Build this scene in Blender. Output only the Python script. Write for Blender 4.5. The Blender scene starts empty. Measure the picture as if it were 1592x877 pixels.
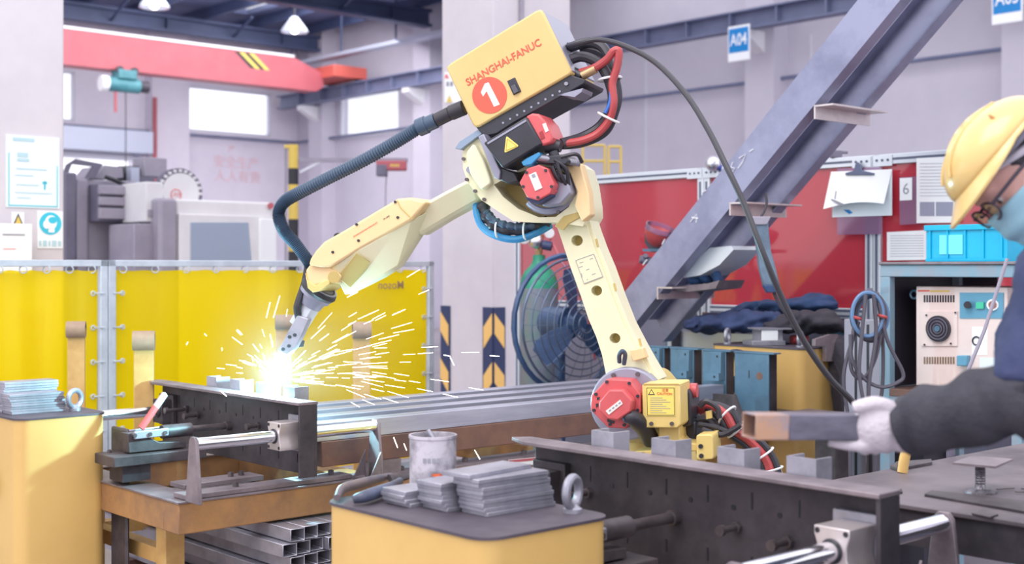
import bpy, bmesh, math, random
from mathutils import Vector, Matrix, Quaternion
random.seed(7)
SC = bpy.context.scene
COL = SC.collection
R = math.radians
V = Vector

# ------------------------------------------------------------------ camera, world, lights, exposure
FPX, CXP, HYP, CAMH = 2000.0, 796.0, 415.0, 1.35
cam_d = bpy.data.cameras.new('camera')
cam = bpy.data.objects.new('camera', cam_d); COL.objects.link(cam)
cam.location = (0, 0, CAMH); cam.rotation_euler = (R(90), 0, 0)
cam_d.sensor_width = 36.0; cam_d.lens = FPX / 1592.0 * 36.0
cam_d.shift_y = -(438.5 - HYP) / 1592.0
cam_d.clip_end = 300; cam_d.clip_start = 0.05
cam_d.dof.use_dof = True; cam_d.dof.focus_distance = 3.9; cam_d.dof.aperture_fstop = 3.6
SC.camera = cam

world = bpy.data.worlds.new('hall_daylight'); SC.world = world
world.use_nodes = True
bg = world.node_tree.nodes['Background']
bg.inputs[0].default_value = (0.93, 0.93, 1.0, 1); bg.inputs[1].default_value = 1.3

SC.view_settings.view_transform = 'Standard'; SC.view_settings.look = 'None'
SC.view_settings.gamma = 1.0; SC.view_settings.use_curve_mapping = False
SC.view_settings.exposure = 0.45

def area_light(name, loc, target, size, energy, color):
    d = bpy.data.lights.new(name, 'AREA'); d.shape = 'RECTANGLE'; d.size = size[0]; d.size_y = size[1]
    d.energy = energy; d.color = color
    o = bpy.data.objects.new(name, d); COL.objects.link(o); o.location = loc
    o.rotation_euler = (V(target) - V(loc)).to_track_quat('-Z', 'Y').to_euler()
    return o
area_light('far_bay_fill', (-6.5, 24.0, 6.3), (-8.5, 26.0, 0), (12, 7), 750, (0.98, 0.97, 1.0))  # added area light below the rafters to brighten the dark far bay
area_light('near_fill_light', (-2.0, 1.0, 6.8), (0, 4.2, 0.6), (5, 4), 260, (1.0, 0.95, 0.93))  # added unseen area light softening the foreground

# ------------------------------------------------------------------ frames: X right, Y ahead, Z up; hall axes A (right and away), B (left and away)
UA = V((0.744, 0.668, 0)).normalized(); UB = V((-UA.y, UA.x, 0))
HALL = math.atan2(UA.y, UA.x)
HT = Matrix(((UA.x, UB.x, 0, 0), (UA.y, UB.y, 0, 0), (0, 0, 1, 0), (0, 0, 0, 1)))
def ab(a, b, z=0.0): return UA * a + UB * b + V((0, 0, z))
def px(x, y, d): return V(((x - CXP) / FPX * d, d, CAMH - (y - HYP) / FPX * d))
def ray(x, y): return V(((x - CXP) / FPX, 1.0, -(y - HYP) / FPX))
def on_plane(x, y, p0, n):
    c = V((0, 0, CAMH)); r = ray(x, y)
    return c + r * ((p0 - c).dot(n) / r.dot(n))
def onA(x, y, a): return on_plane(x, y, UA * a, UA)
def onB(x, y, b): return on_plane(x, y, UB * b, UB)
def toab(p): return (p.dot(UA), p.dot(UB), p.z)

# ------------------------------------------------------------------ materials
def lin(c):
    return tuple((((v / 255.0) / 12.92) if v / 255.0 <= 0.04045 else (((v / 255.0) + 0.055) / 1.055) ** 2.4) for v in c) + (1.0,)
MATS = {}
def mat(name, col, rough=0.5, metal=0.0, col2=None, scale=6.0, lo=0.4, hi=0.62, bump=0.0, bscale=60.0, coat=0.0, stretch=None, spec=0.5):
    if name in MATS: return MATS[name]
    m = bpy.data.materials.new(name); m.use_nodes = True
    nt = m.node_tree; b = nt.nodes['Principled BSDF']
    b.inputs['Roughness'].default_value = rough; b.inputs['Metallic'].default_value = metal
    b.inputs['Base Color'].default_value = lin(col); b.inputs['Coat Weight'].default_value = coat
    b.inputs['Specular IOR Level'].default_value = spec
    m.diffuse_color = lin(col)
    if col2 is not None or bump:
        tc = nt.nodes.new('ShaderNodeTexCoord'); mp = nt.nodes.new('ShaderNodeMapping')
        nt.links.new(tc.outputs['Object'], mp.inputs[0])
        if stretch: mp.inputs['Scale'].default_value = stretch
    if col2 is not None:
        n = nt.nodes.new('ShaderNodeTexNoise'); n.inputs['Scale'].default_value = scale; n.inputs['Detail'].default_value = 6
        n.inputs['Roughness'].default_value = 0.65
        nt.links.new(mp.outputs[0], n.inputs[0])
        cr = nt.nodes.new('ShaderNodeValToRGB')
        cr.color_ramp.elements[0].position = lo; cr.color_ramp.elements[0].color = lin(col)
        cr.color_ramp.elements[1].position = hi; cr.color_ramp.elements[1].color = lin(col2)
        nt.links.new(n.outputs[0], cr.inputs[0]); nt.links.new(cr.outputs[0], b.inputs['Base Color'])
    if bump:
        n2 = nt.nodes.new('ShaderNodeTexNoise'); n2.inputs['Scale'].default_value = bscale; n2.inputs['Detail'].default_value = 4
        nt.links.new(mp.outputs[0], n2.inputs[0])
        bp = nt.nodes.new('ShaderNodeBump'); bp.inputs['Strength'].default_value = bump; bp.inputs['Distance'].default_value = 0.01
        nt.links.new(n2.outputs[0], bp.inputs['Height']); nt.links.new(bp.outputs[0], b.inputs['Normal'])
    MATS[name] = m
    return m
def film(name, col, tcol, clear, gloss=0.15, rough=0.12):
    """a see-through plastic film: diffuse and translucent body, tinted clear share, glossy skin"""
    if name in MATS: return MATS[name]
    m = bpy.data.materials.new(name); m.use_nodes = True; nt = m.node_tree; nt.nodes.clear()
    out = nt.nodes.new('ShaderNodeOutputMaterial')
    df = nt.nodes.new('ShaderNodeBsdfDiffuse'); df.inputs[0].default_value = lin(col)
    tl = nt.nodes.new('ShaderNodeBsdfTranslucent'); tl.inputs[0].default_value = lin(col)
    tr = nt.nodes.new('ShaderNodeBsdfTransparent'); tr.inputs[0].default_value = lin(tcol)
    gl = nt.nodes.new('ShaderNodeBsdfGlossy'); gl.inputs['Roughness'].default_value = rough
    fr = nt.nodes.new('ShaderNodeFresnel'); fr.inputs[0].default_value = 1.45
    m1 = nt.nodes.new('ShaderNodeMixShader'); m1.inputs[0].default_value = 0.4
    m2 = nt.nodes.new('ShaderNodeMixShader'); m2.inputs[0].default_value = clear
    m3 = nt.nodes.new('ShaderNodeMixShader')
    mu = nt.nodes.new('ShaderNodeMath'); mu.operation = 'MULTIPLY'; mu.inputs[1].default_value = gloss / 0.15
    nt.links.new(df.outputs[0], m1.inputs[1]); nt.links.new(tl.outputs[0], m1.inputs[2])
    nt.links.new(m1.outputs[0], m2.inputs[1]); nt.links.new(tr.outputs[0], m2.inputs[2])
    nt.links.new(fr.outputs[0], mu.inputs[0]); nt.links.new(mu.outputs[0], m3.inputs[0])
    nt.links.new(m2.outputs[0], m3.inputs[1]); nt.links.new(gl.outputs[0], m3.inputs[2])
    nt.links.new(m3.outputs[0], out.inputs[0])
    m.diffuse_color = lin(col); MATS[name] = m
    return m
def glow(name, col, strength):
    if name in MATS: return MATS[name]
    m = bpy.data.materials.new(name); m.use_nodes = True; nt = m.node_tree
    b = nt.nodes['Principled BSDF']; b.inputs['Base Color'].default_value = lin(col)
    b.inputs['Emission Color'].default_value = lin(col); b.inputs['Emission Strength'].default_value = strength
    MATS[name] = m
    return m

# ------------------------------------------------------------------ mesh builder (coordinates given in world metres, or in frame T)
class MB:
    def __init__(s, T=None): s.v = []; s.f = []; s.T = T
    def add(s, vs, fs):
        o = len(s.v)
        s.v += [(s.T @ V(p)) if s.T is not None else V(p) for p in vs]
        s.f += [tuple(i + o for i in f) for f in fs]
        return s
    def box(s, x0, x1, y0, y1, z0, z1):
        return s.add([(x0,y0,z0),(x1,y0,z0),(x1,y1,z0),(x0,y1,z0),(x0,y0,z1),(x1,y0,z1),(x1,y1,z1),(x0,y1,z1)],
                     [(0,3,2,1),(4,5,6,7),(0,1,5,4),(1,2,6,5),(2,3,7,6),(3,0,4,7)])
    def obox(s, c, ax, ay, az):
        """box centred on c with half-extent vectors"""
        c, ax, ay, az = V(c), V(ax), V(ay), V(az)
        vs = [c + ax*i + ay*j + az*k for k in (-1,1) for i, j in ((-1,-1),(1,-1),(1,1),(-1,1))]
        return s.add(vs, [(0,3,2,1),(4,5,6,7),(0,1,5,4),(1,2,6,5),(2,3,7,6),(3,0,4,7)])
    def beam(s, p0, p1, w, h, up=(0,0,1)):
        p0, p1 = V(p0), V(p1); d = (p1 - p0); L = d.length; d.normalize()
        side = d.cross(V(up)); side.normalize(); u = side.cross(d)
        return s.obox((p0+p1)/2, d*L/2, side*w/2, u*h/2)
    def loft(s, loops, cap0=True, cap1=True, closed=False):
        n = len(loops[0]); vs = [p for l in loops for p in l]; fs = []
        k = len(loops)
        for i in range(k if closed else k - 1):
            a, b = i * n, ((i + 1) % k) * n
            for j in range(n):
                j2 = (j + 1) % n
                fs.append((a+j, a+j2, b+j2, b+j))
        if not closed:
            if cap0: fs.append(tuple(range(n))[::-1])
            if cap1: fs.append(tuple((k-1)*n + j for j in range(n)))
        return s.add(vs, fs)
    def prism(s, pts, d):
        """polygon pts (3-D) extruded by vector d"""
        d = V(d); pts = [V(p) for p in pts]
        return s.loft([pts, [p + d for p in pts]])
    def ring_pts(s, c, x, y, r, n, r2=None):
        r2 = r if r2 is None else r2
        return [c + x*(math.cos(2*math.pi*i/n)*r) + y*(math.sin(2*math.pi*i/n)*r2) for i in range(n)]
    def cyl(s, p0, p1, r0, r1=None, n=20, caps=True, rot=0.0):
        p0, p1 = V(p0), V(p1); r1 = r0 if r1 is None else r1
        z = (p1 - p0).normalized(); x = z.orthogonal().normalized(); y = z.cross(x)
        if rot: x, y = x*math.cos(rot)+y*math.sin(rot), y*math.cos(rot)-x*math.sin(rot)
        return s.loft([s.ring_pts(p0,x,y,r0,n), s.ring_pts(p1,x,y,r1,n)], caps, caps)
    def lathe(s, prof, o, axis=(0,0,1), n=24, cap0=True, cap1=True):
        o = V(o); z = V(axis).normalized(); x = z.orthogonal().normalized(); y = z.cross(x)
        return s.loft([s.ring_pts(o+z*h,x,y,max(r,1e-4),n) for r, h in prof], cap0, cap1)
    def tube(s, path, r, n=10, caps=True, closed=False, flat=1.0):
        path = [V(p) for p in path]; k = len(path); loops = []
        t0 = (path[1]-path[0]).normalized(); x = t0.orthogonal().normalized()
        for i, p in enumerate(path):
            if closed: t = (path[(i+1)%k]-path[i-1])
            elif i == 0: t = path[1]-path[0]
            elif i == k-1: t = path[-1]-path[-2]
            else: t = path[i+1]-path[i-1]
            t.normalize(); x = (x - t*x.dot(t)).normalized(); y = t.cross(x)
            rr = r(i/(k-1)) if callable(r) else r
            loops.append(s.ring_pts(p, x, y, rr, n, rr*flat))
        return s.loft(loops, caps, caps, closed)
    def ell(s, c, rad, n=20, m=12, rot=None, lo=-90, hi=90):
        c = V(c); loops = []
        for i in range(m+1):
            ph = R(lo + (hi-lo)*i/m); cz, cr = math.sin(ph), max(math.cos(ph), 1e-3)
            l = [V((math.cos(2*math.pi*j/n)*cr*rad[0], math.sin(2*math.pi*j/n)*cr*rad[1], cz*rad[2])) for j in range(n)]
            loops.append([c + (rot @ p if rot is not None else p) for p in l])
        return s.loft(loops)
    def torus(s, c, axis, Rr, r, n=28, m=10, a0=0, a1=360):
        c = V(c); z = V(axis).normalized(); x = z.orthogonal().normalized(); y = z.cross(x)
        full = (a1 - a0) >= 360
        k = n if full else n + 1
        path = [c + x*math.cos(R(a0+(a1-a0)*i/n))*Rr + y*math.sin(R(a0+(a1-a0)*i/n))*Rr for i in range(k)]
        return s.tube(path, r, m, not full, full)
    def plate_holes(s, outer, holes, d, depth=None):
        """flat polygon with pockets; outer/holes lists of 3-D points on a plane, d = extrusion (towards the back); pockets of given depth fraction"""
        d = V(d); bm = bmesh.new()
        def loop(pts):
            vs = [bm.verts.new(p) for p in pts]
            return vs, [bm.edges.new((vs[i], vs[(i+1) % len(vs)])) for i in range(len(vs))]
        es = []
        for l in [outer] + holes: es += loop(l)[1]
        bmesh.ops.triangle_fill(bm, use_beauty=True, use_dissolve=False, edges=es)
        bm.verts.index_update(); bm.verts.ensure_lookup_table()
        s.add([v.co.copy() for v in bm.verts], [tuple(v.index for v in f.verts) for f in bm.faces])
        if depth is None:
            s.add([v.co + d for v in bm.verts], [tuple(v.index for v in f.verts) for f in bm.faces])
        bm.free()
        outer = [V(p) for p in outer]
        s.loft([outer, [p + d for p in outer]], False, depth is not None)
        dep = 1.0 if depth is None else depth
        for h in holes:
            h = [V(p) for p in h]; s.loft([h, [p + d*dep for p in h]], False, dep < 1.0)
        return s

INV = {}
def _mesh(name, mb, inv, smooth=35, m=None):
    me = bpy.data.meshes.new(name)
    vs = [inv @ p for p in mb.v] if inv is not None else mb.v
    me.from_pydata([tuple(p) for p in vs], [], mb.f)
    bm = bmesh.new(); bm.from_mesh(me); bmesh.ops.recalc_face_normals(bm, faces=bm.faces); bm.to_mesh(me); bm.free()
    if smooth:
        me.polygons.foreach_set('use_smooth', [True]*len(me.polygons))
        me.set_sharp_from_angle(angle=R(smooth))
    if m is not None: me.materials.append(m)
    me.update()
    return me
def tag(o, label, cat=None, group=None, kind=None):
    if label: o['label'] = label
    if cat: o['category'] = cat
    if group: o['group'] = group
    if kind: o['kind'] = kind
    return o
def bevel(o, w, seg=2, ang=40):
    b = o.modifiers.new('bevel', 'BEVEL'); b.width = w; b.segments = seg; b.limit_method = 'ANGLE'; b.angle_limit = R(ang)
    b.harden_normals = False
    return o
def thing(name, label, cat, loc=(0,0,0), rotz=0.0, group=None):
    o = bpy.data.objects.new(name, None); COL.objects.link(o)
    o.empty_display_size = 0.05; o.location = loc; o.rotation_euler = (0, 0, rotz)
    tag(o, label, cat, group)
    INV[o.name] = (Matrix.Translation(V(loc)) @ Matrix.Rotation(rotz, 4, 'Z')).inverted()
    return o
def part(name, mb, m, parent, label=None, bev=0, smooth=35, kind=None, seg=2):
    inv = INV[parent.name]
    o = bpy.data.objects.new(name, _mesh(name, mb, inv, smooth, m)); COL.objects.link(o)
    o.parent = parent; INV[o.name] = inv
    if label: o['label'] = label
    if kind: o['kind'] = kind
    if bev: bevel(o, bev, seg)
    return o
def solo(name, mb, m, label, cat, group=None, bev=0, smooth=35, kind=None, rotz=0.0, seg=2):
    xs = [p.x for p in mb.v]; ys = [p.y for p in mb.v]; zs = [p.z for p in mb.v]
    loc = V(((min(xs)+max(xs))/2, (min(ys)+max(ys))/2, min(zs)))
    inv = (Matrix.Translation(loc) @ Matrix.Rotation(rotz, 4, 'Z')).inverted()
    o = bpy.data.objects.new(name, _mesh(name, mb, inv, smooth, m)); COL.objects.link(o)
    o.location = loc; o.rotation_euler = (0, 0, rotz); INV[o.name] = inv
    tag(o, label, cat, group, kind)
    if bev: bevel(o, bev, seg)
    return o
def struct(name, mb, m, bev=0, smooth=35, label=None):
    o = solo(name, mb, m, label, None, None, bev, smooth, 'structure')
    return o
def dup(root, delta=(0,0,0), label=None, rotz=None):
    r = root.copy(); COL.objects.link(r); r.location = root.location + V(delta)
    if rotz is not None: r.rotation_euler = (0, 0, rotz)
    if label: r['label'] = label
    INV[r.name] = (Matrix.Translation(r.location) @ Matrix.Rotation(r.rotation_euler.z, 4, 'Z')).inverted()
    for ch in root.children:
        c = ch.copy(); COL.objects.link(c); c.parent = r
        for g in ch.children:
            d = g.copy(); COL.objects.link(d); d.parent = c
    return r
def smooth_path(pts, sub=8):
    pts = [V(p) for p in pts]; out = []
    P = [pts[0]*2 - pts[1]] + pts + [pts[-1]*2 - pts[-2]]
    for i in range(1, len(P)-2):
        for k in range(sub):
            t = k/sub; a, b, c, d = P[i-1], P[i], P[i+1], P[i+2]
            out.append(0.5*((2*b) + (c-a)*t + (2*a-5*b+4*c-d)*t*t + (3*b-a-3*c+d)*t**3))
    out.append(pts[-1])
    return out
def text_mesh(name, s, o, xd, yd, h, m, parent, depth=0.0008, bold=0.0, label=None, shear=0.0, width=None, font=None):
    """lettering centred on o, running along xd, upright along yd, cap height h"""
    cu = bpy.data.curves.new('lettering', 'FONT'); cu.body = s; cu.size = 1.0; cu.extrude = 0.02
    cu.offset = bold; cu.align_x = 'CENTER'; cu.align_y = 'CENTER'; cu.shear = shear; cu.resolution_u = 3
    ob = bpy.data.objects.new('lettering', cu); COL.objects.link(ob)
    bpy.context.view_layer.update()
    me = bpy.data.meshes.new_from_object(ob.evaluated_get(bpy.context.evaluated_depsgraph_get()))
    bpy.data.objects.remove(ob); bpy.data.curves.remove(cu)
    o = V(o); xd = V(xd).normalized(); yd = V(yd).normalized(); zd = xd.cross(yd)
    xs = [v.co.x for v in me.vertices]; ys = [v.co.y for v in me.vertices]
    if not xs: return None
    k = h / max(max(ys)-min(ys), 1e-4); kx = k if width is None else width / max(max(xs)-min(xs), 1e-4)
    cx, cy = (max(xs)+min(xs))/2, (max(ys)+min(ys))/2
    mb = MB()
    mb.add([o + xd*((v.co.x-cx)*kx) + yd*((v.co.y-cy)*k) + zd*(v.co.z/0.02*depth) for v in me.vertices],
           [tuple(p.vertices) for p in me.polygons])
    bpy.data.meshes.remove(me)
    return part(name, mb, m, parent, label, smooth=0)
# ================================================================== materials used all over
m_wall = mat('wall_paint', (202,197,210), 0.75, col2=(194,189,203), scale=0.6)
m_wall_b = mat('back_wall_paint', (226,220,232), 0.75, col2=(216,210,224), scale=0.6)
m_column = mat('column_paint', (208,201,207), 0.7, col2=(200,193,200), scale=1.5)
m_floor = mat('floor_epoxy', (150,142,150), 0.45, col2=(120,114,122), scale=1.2, bump=0.05)
m_roof = mat('roof_sheet', (98,106,142), 0.6, col2=(90,98,132), scale=2)
m_rafter = mat('rafter_paint', (70,80,114), 0.5, col2=(62,72,104), scale=2)
m_runway = mat('runway_paint', (112,118,148), 0.5, col2=(102,108,138), scale=2)
m_white = mat('white_paint', (232,232,236), 0.5)
m_frame_w = mat('window_frame_paint', (214,214,224), 0.5)
m_redpaint = mat('crane_red', (182,92,102), 0.5, col2=(174,86,96), scale=2)
m_orange = mat('crane_orange', (204,96,86), 0.45)
m_yellow = mat('cabinet_yellow', (216,178,108), 0.45, col2=(206,168,100), scale=2.5, lo=0.42, hi=0.7, bump=0.03)
m_stripe_y = mat('stripe_yellow', (220,190,90), 0.5)
m_black = mat('black_paint', (38,38,46), 0.45)
m_teal = mat('hoist_teal', (60,120,130), 0.45, col2=(80,140,150), scale=4)
m_lamp = mat('lamp_shade', (190,196,214), 0.35, metal=0.3)
m_alu = mat('aluminium_profile', (206,212,220), 0.35, metal=0.35)
m_slot = mat('profile_slot', (84,92,112), 0.5)
m_glass = film('window_glass', (225,232,240), (252,253,255), 0.97, 0.06, 0.05)
m_red_ink = mat('red_print', (226,120,124), 0.6)
m_dark = mat('dark_grey_paint', (66,62,74), 0.5, col2=(52,50,60), scale=5)

# ================================================================== the hall
SA, BB = 18.0, 28.3                 # side wall plane (A), back wall plane (B)
ZR = 7.25
floor = struct('floor', MB(HT).box(-9, SA+0.2, -9, BB+0.2, -0.1, 0.0), m_floor)

def wall_with_holes(name, plane, u0, u1, holes, m):
    """plane 'A': wall at a=SA running in b; plane 'B': wall at b=BB running in a"""
    P = (lambda u, z: ab(SA, u, z)) if plane == 'A' else (lambda u, z: ab(u, BB, z))
    d = UA*0.25 if plane == 'A' else UB*0.25
    mb = MB().plate_holes([P(u0,0), P(u1,0), P(u1,ZR), P(u0,ZR)], [[P(a,c), P(b,c), P(b,e), P(a,e)] for a, b, c, e in holes], d)
    return struct(name, mb, m, smooth=0)

def rect_on(plane, x0, x1, y0, y1):
    p = onB if plane == 'B' else onA; c = BB if plane == 'B' else SA
    q = [toab(p(x, y, c)) for x, y in ((x0,y0),(x1,y1))]
    i = 0 if plane == 'B' else 1
    us = sorted((q[0][i], q[1][i])); zs = sorted((q[0][2], q[1][2]))
    return us[0], us[1], zs[0], zs[1]
hB = [rect_on('B', 40, 116, 104, 189), rect_on('B', 287, 421, 132, 213), rect_on('B', 98, 206, 237, 300)]
hB[2] = (hB[2][0]-2.0, hB[2][1], 0.02, hB[2][3])
hA = [rect_on('A', 528, 620, 147, 206)]
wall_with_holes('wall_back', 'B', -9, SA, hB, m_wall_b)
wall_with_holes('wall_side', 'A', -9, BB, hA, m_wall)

def window(n, plane, h, cols):
    u0, u1, z0, z1 = h; t = 0.05
    P = (lambda u, z, k: ab(SA+k, u, z)) if plane == 'A' else (lambda u, z, k: ab(u, BB+k, z))
    fr = MB()
    def bar(ua, ub, za, zb):
        fr.prism([P(ua,za,0.02), P(ub,za,0.02), P(ub,zb,0.02), P(ua,zb,0.02)], (UA if plane == 'A' else UB)*0.1)
    bar(u0,u1,z0,z0+t); bar(u0,u1,z1-t,z1); bar(u0,u0+t,z0,z1); bar(u1-t,u1,z0,z1)
    o = struct('window_%d' % n, fr, m_frame_w)
    w = (u1-u0-2*t)/cols
    for i in range(cols):
        a, b = u0+t+w*i, u0+t+w*(i+1)
        pn = MB().prism([P(a,z0+t,0.06), P(b,z0+t,0.06), P(b,z1-t,0.06), P(a,z1-t,0.06)], (UA if plane == 'A' else UB)*0.006)
        part('pane', pn, m_glass, o, smooth=0)
        if i: part('mullion', MB().prism([P(a-0.02,z0,0.03), P(a+0.02,z0,0.03), P(a+0.02,z1,0.03), P(a-0.02,z1,0.03)], (UA if plane == 'A' else UB)*0.08), m_frame_w, o)
window(1, 'B', hB[0], 2); window(2, 'B', hB[1], 1); window(3, 'A', hA[0], 1)

# roller door in the back wall, rolled up: shutter box, guide rails, part of the curtain
u0, u1, z0, z1 = hB[2]
dr = struct('door_1', MB(HT).box(u0-0.2, u1+0.25, BB-0.55, BB, z1+0.05, z1+0.55), m_lamp, label='rolled up grey shutter door above a bright opening')
for k in range(4):
    part('slat', MB(HT).box(u0, u1, BB-0.1+0.02*(k%2), BB+0.0, z1-0.12-0.0+0.04*k, z1-0.08+0.04*k), m_frame_w, dr)
for u in (u0-0.08, u1+0.0):
    part('guide_rail', MB(HT).box(u, u+0.1, BB-0.12, BB-0.01, 0.0, z1+0.05), m_lamp, dr)

# roof over the far bays: sheet with bright skylight strips, purlins along B, rafters along A
A0R, B0R = -6.0, 17.0
sky_a = [(14.9,15.5), (12.2,12.8), (9.4,10.0), (6.6,7.2), (3.8,4.4)]
strips = []
for s0, s1 in sky_a:
    for b0, b1 in ((18.4,21.9), (22.7,26.5)):
        strips.append([ab(s0,b0,ZR), ab(s1,b0,ZR), ab(s1,b1,ZR), ab(s0,b1,ZR)])
ceil = struct('ceiling', MB().plate_holes([ab(A0R,B0R,ZR), ab(SA,B0R,ZR), ab(SA,BB,ZR), ab(A0R,BB,ZR)], strips, (0,0,0.12)), m_roof, smooth=0)
for s in strips:
    part('skylight_pane', MB().prism([p + V((0,0,0.03)) for p in s], (0,0,0.01)), m_glass, ceil, smooth=0)
for i in range(15):
    a = 17.2 - 1.4*i
    part('purlin', MB(HT).box(a, a+0.09, B0R, BB, ZR-0.24, ZR-0.003), m_rafter, ceil)
def rafter(n, b, zb):
    mb = MB(HT).box(A0R, SA-0.45, b-0.14, b+0.14, zb, zb+0.06)
    mb.box(A0R, SA-0.45, b-0.02, b+0.02, zb+0.06, ZR-0.26)
    mb.box(A0R, SA-0.45, b-0.14, b+0.14, ZR-0.32, ZR-0.25)
    o = struct('trim_%d' % n, mb, m_rafter)
    for a in [16.5, 13.5, 10.5, 7.5, 4.5]:
        part('stiffener', MB(HT).box(a, a+0.03, b-0.13, b+0.13, zb+0.06, ZR-0.32), m_rafter, o)
    for a in [15.2, 12.2, 9.2, 6.2]:
        part('knee_brace', MB().beam(ab(a,b-0.02,zb+0.08), ab(a,b-0.9,ZR-0.2), 0.05, 0.05), m_rafter, o)
    return o
rafter(1, 26.7, 6.62); rafter(2, 22.3, 6.62); rafter(3, 18.0, 6.62)

# pilasters and sill strips of the side wall
def pilaster(n, b, w=0.55):
    return struct('trim_%d' % n, MB(HT).box(SA-0.4, SA, b-w/2, b+w/2, 0, ZR), m_wall)
pb = []
for i, (x, y) in enumerate([(490,80), (655,60), (1180,100), (1588,60)]):
    b = toab(onA(x, y, SA-0.4))[1]; pb.append(b); pilaster(4+i, b, 0.6)
pc = struct('trim_8', MB(HT).box(toab(onB(226,100,BB))[0], toab(onB(284,100,BB))[0], BB-0.35, BB, 0, ZR), m_wall_b)
# panel joints of the side wall: thin vertical cover strips
for i, x in enumerate((1005, 1262)):
    b = toab(onA(x, 100, SA))[1]
    struct('trim_%d' % (9+i), MB(HT).box(SA-0.03, SA, b-0.015, b+0.015, 0, 5.2), m_frame_w)

# crane runway girder along the side wall with stiffener plates
ra = 17.25
rw = thing('crane_runway_beam', 'grey-blue crane runway beam with stiffeners along the long side wall', 'beam', ab(ra, 14, 5.3), HALL)
part('web', MB(HT).box(ra-0.012, ra+0.012, -4, BB-0.4, 5.33, 5.59), m_runway, rw)
part('top_flange', MB(HT).box(ra-0.15, ra+0.15, -4, BB-0.4, 5.59, 5.62), m_runway, rw)
part('bottom_flange', MB(HT).box(ra-0.12, ra+0.12, -4, BB-0.4, 5.30, 5.33), m_runway, rw)
b = 6.0
while b < BB-0.6:
    part('stiffener', MB(HT).box(ra-0.13, ra-0.012, b, b+0.03, 5.33, 5.59), m_runway, rw); b += 0.95
for b in pb:
    part('bracket', MB().prism([ab(SA-0.4,b-0.12,5.30), ab(ra-0.1,b-0.12,5.30), ab(ra-0.1,b-0.12,5.2), ab(SA-0.4,b-0.12,4.95)], UB*0.24), m_white, rw)

# long thin pipe along both walls
pp = MB().tube([ab(SA-0.18, -2, 4.52), ab(SA-0.18, BB-0.2, 4.52), ab(-6, BB-0.2, 4.52)], 0.035, 8)
solo('wall_pipe', pp, m_runway, 'thin grey pipe running along the hall walls under the windows', 'pipe')
rp_ = toab(onB(240, 200, BB-0.4))
solo('downpipe', MB(HT).cyl((rp_[0], BB-0.42, 0), (rp_[0], BB-0.42, 5.3), 0.05, n=10), m_redpaint, 'slim red vertical pipe on the back wall', 'pipe')
# cable tray high on the side wall
ct = thing('cable_tray', 'light metal cable tray high on the side wall beyond the red crane', 'cable tray', ab(16.9, 24, 6.2), HALL)
part('tray', MB(HT).box(16.75, 17.05, 19.5, BB-0.5, 6.2, 6.28), m_lamp, ct)
for b in (20.5, 22.6, 24.7, 26.8):
    part('hanger', MB(HT).box(16.88, 16.91, b, b+0.03, 6.28, ZR-0.02), m_rafter, ct)

# bridge crane: red box girder, tapered end, orange end truck, warning stripes
gb = 24.9; g0, g1 = 5.37, 6.08
def ga(x, y): return toab(onB(x, y, gb))[0]
cr = thing('bridge_crane', 'red overhead bridge crane girder spanning the far bay', 'crane', ab(12, gb, g0), HALL)
aT = ga(457, 100); aE = ga(503, 120)
prof = [(-8,g0), (aT+0.6,g0), (aE,g0+0.12), (aE,g0+0.42), (aT,g1), (-8,g1)]
part('girder', MB().prism([ab(a,gb,z) for a, z in prof], UB*0.45), m_redpaint, cr)
part('top_rail', MB(HT).box(-8, aT, gb-0.02, gb+0.47, g1, g1+0.05), m_white, cr)
part('end_truck', MB(HT).box(aE-0.05, ra+0.15, gb-0.5, gb+0.9, 5.68, 5.95), m_orange, cr, bev=0.02)
for k in (-0.35, 0.75):
    part('wheel', MB(HT).cyl((ra-0.05, gb+k, 5.71), (ra+0.05, gb+k, 5.71), 0.09, n=16), m_dark, cr)
for x, mm in ((382,m_black), (389,m_stripe_y), (397,m_black), (404,m_stripe_y)):
    a = ga(x, 90); w = 0.13
    part('warning_stripe', MB().prism([ab(a-0.28,gb-0.004,g1-0.03), ab(a-0.28+w,gb-0.004,g1-0.03), ab(a+0.12+w,gb-0.004,g1-0.36), ab(a+0.12,gb-0.004,g1-0.36)], UB*0.002), mm, cr, smooth=0)
# electric hoist hanging from the girder
ha = ga(194, 110)
ho = thing('electric_hoist', 'teal electric wire hoist slung under the red crane girder', 'hoist', ab(ha, gb, 4.9), HALL)
part('drum', MB(HT).cyl((ha-0.38, gb, 5.07), (ha+0.3, gb, 5.07), 0.15, n=20), m_teal, ho)
part('motor', MB(HT).cyl((ha+0.3, gb, 5.07), (ha+0.5, gb, 5.07), 0.12, n=20), m_dark, ho)
part('end_cap', MB(HT).cyl((ha-0.52, gb, 5.07), (ha-0.38, gb, 5.07), 0.16, n=20), m_white, ho)
part('trolley', MB(HT).box(ha-0.2, ha+0.2, gb-0.16, gb+0.2, 5.18, 5.37), m_teal, ho, bev=0.02)
for k in (-0.16, 0.16): part('wheel', MB(HT).cyl((ha+k, gb-0.14, 5.36), (ha+k, gb-0.08, 5.36), 0.08, n=14), m_dark, ho)
part('rope', MB(HT).cyl((ha+0.02, gb, 4.95), (ha+0.02, gb, 2.6), 0.012, n=6), m_dark, ho)
part('hook', MB(HT).torus((ha+0.02, gb, 2.52), (0,1,0), 0.07, 0.02, 14, 6, 0, 300), m_dark, ho)
part('pendant_cable', MB(HT).cyl((ha-0.2, gb, 4.95), (ha-0.2, gb, 4.5), 0.03, n=6), m_redpaint, ho)

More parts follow.
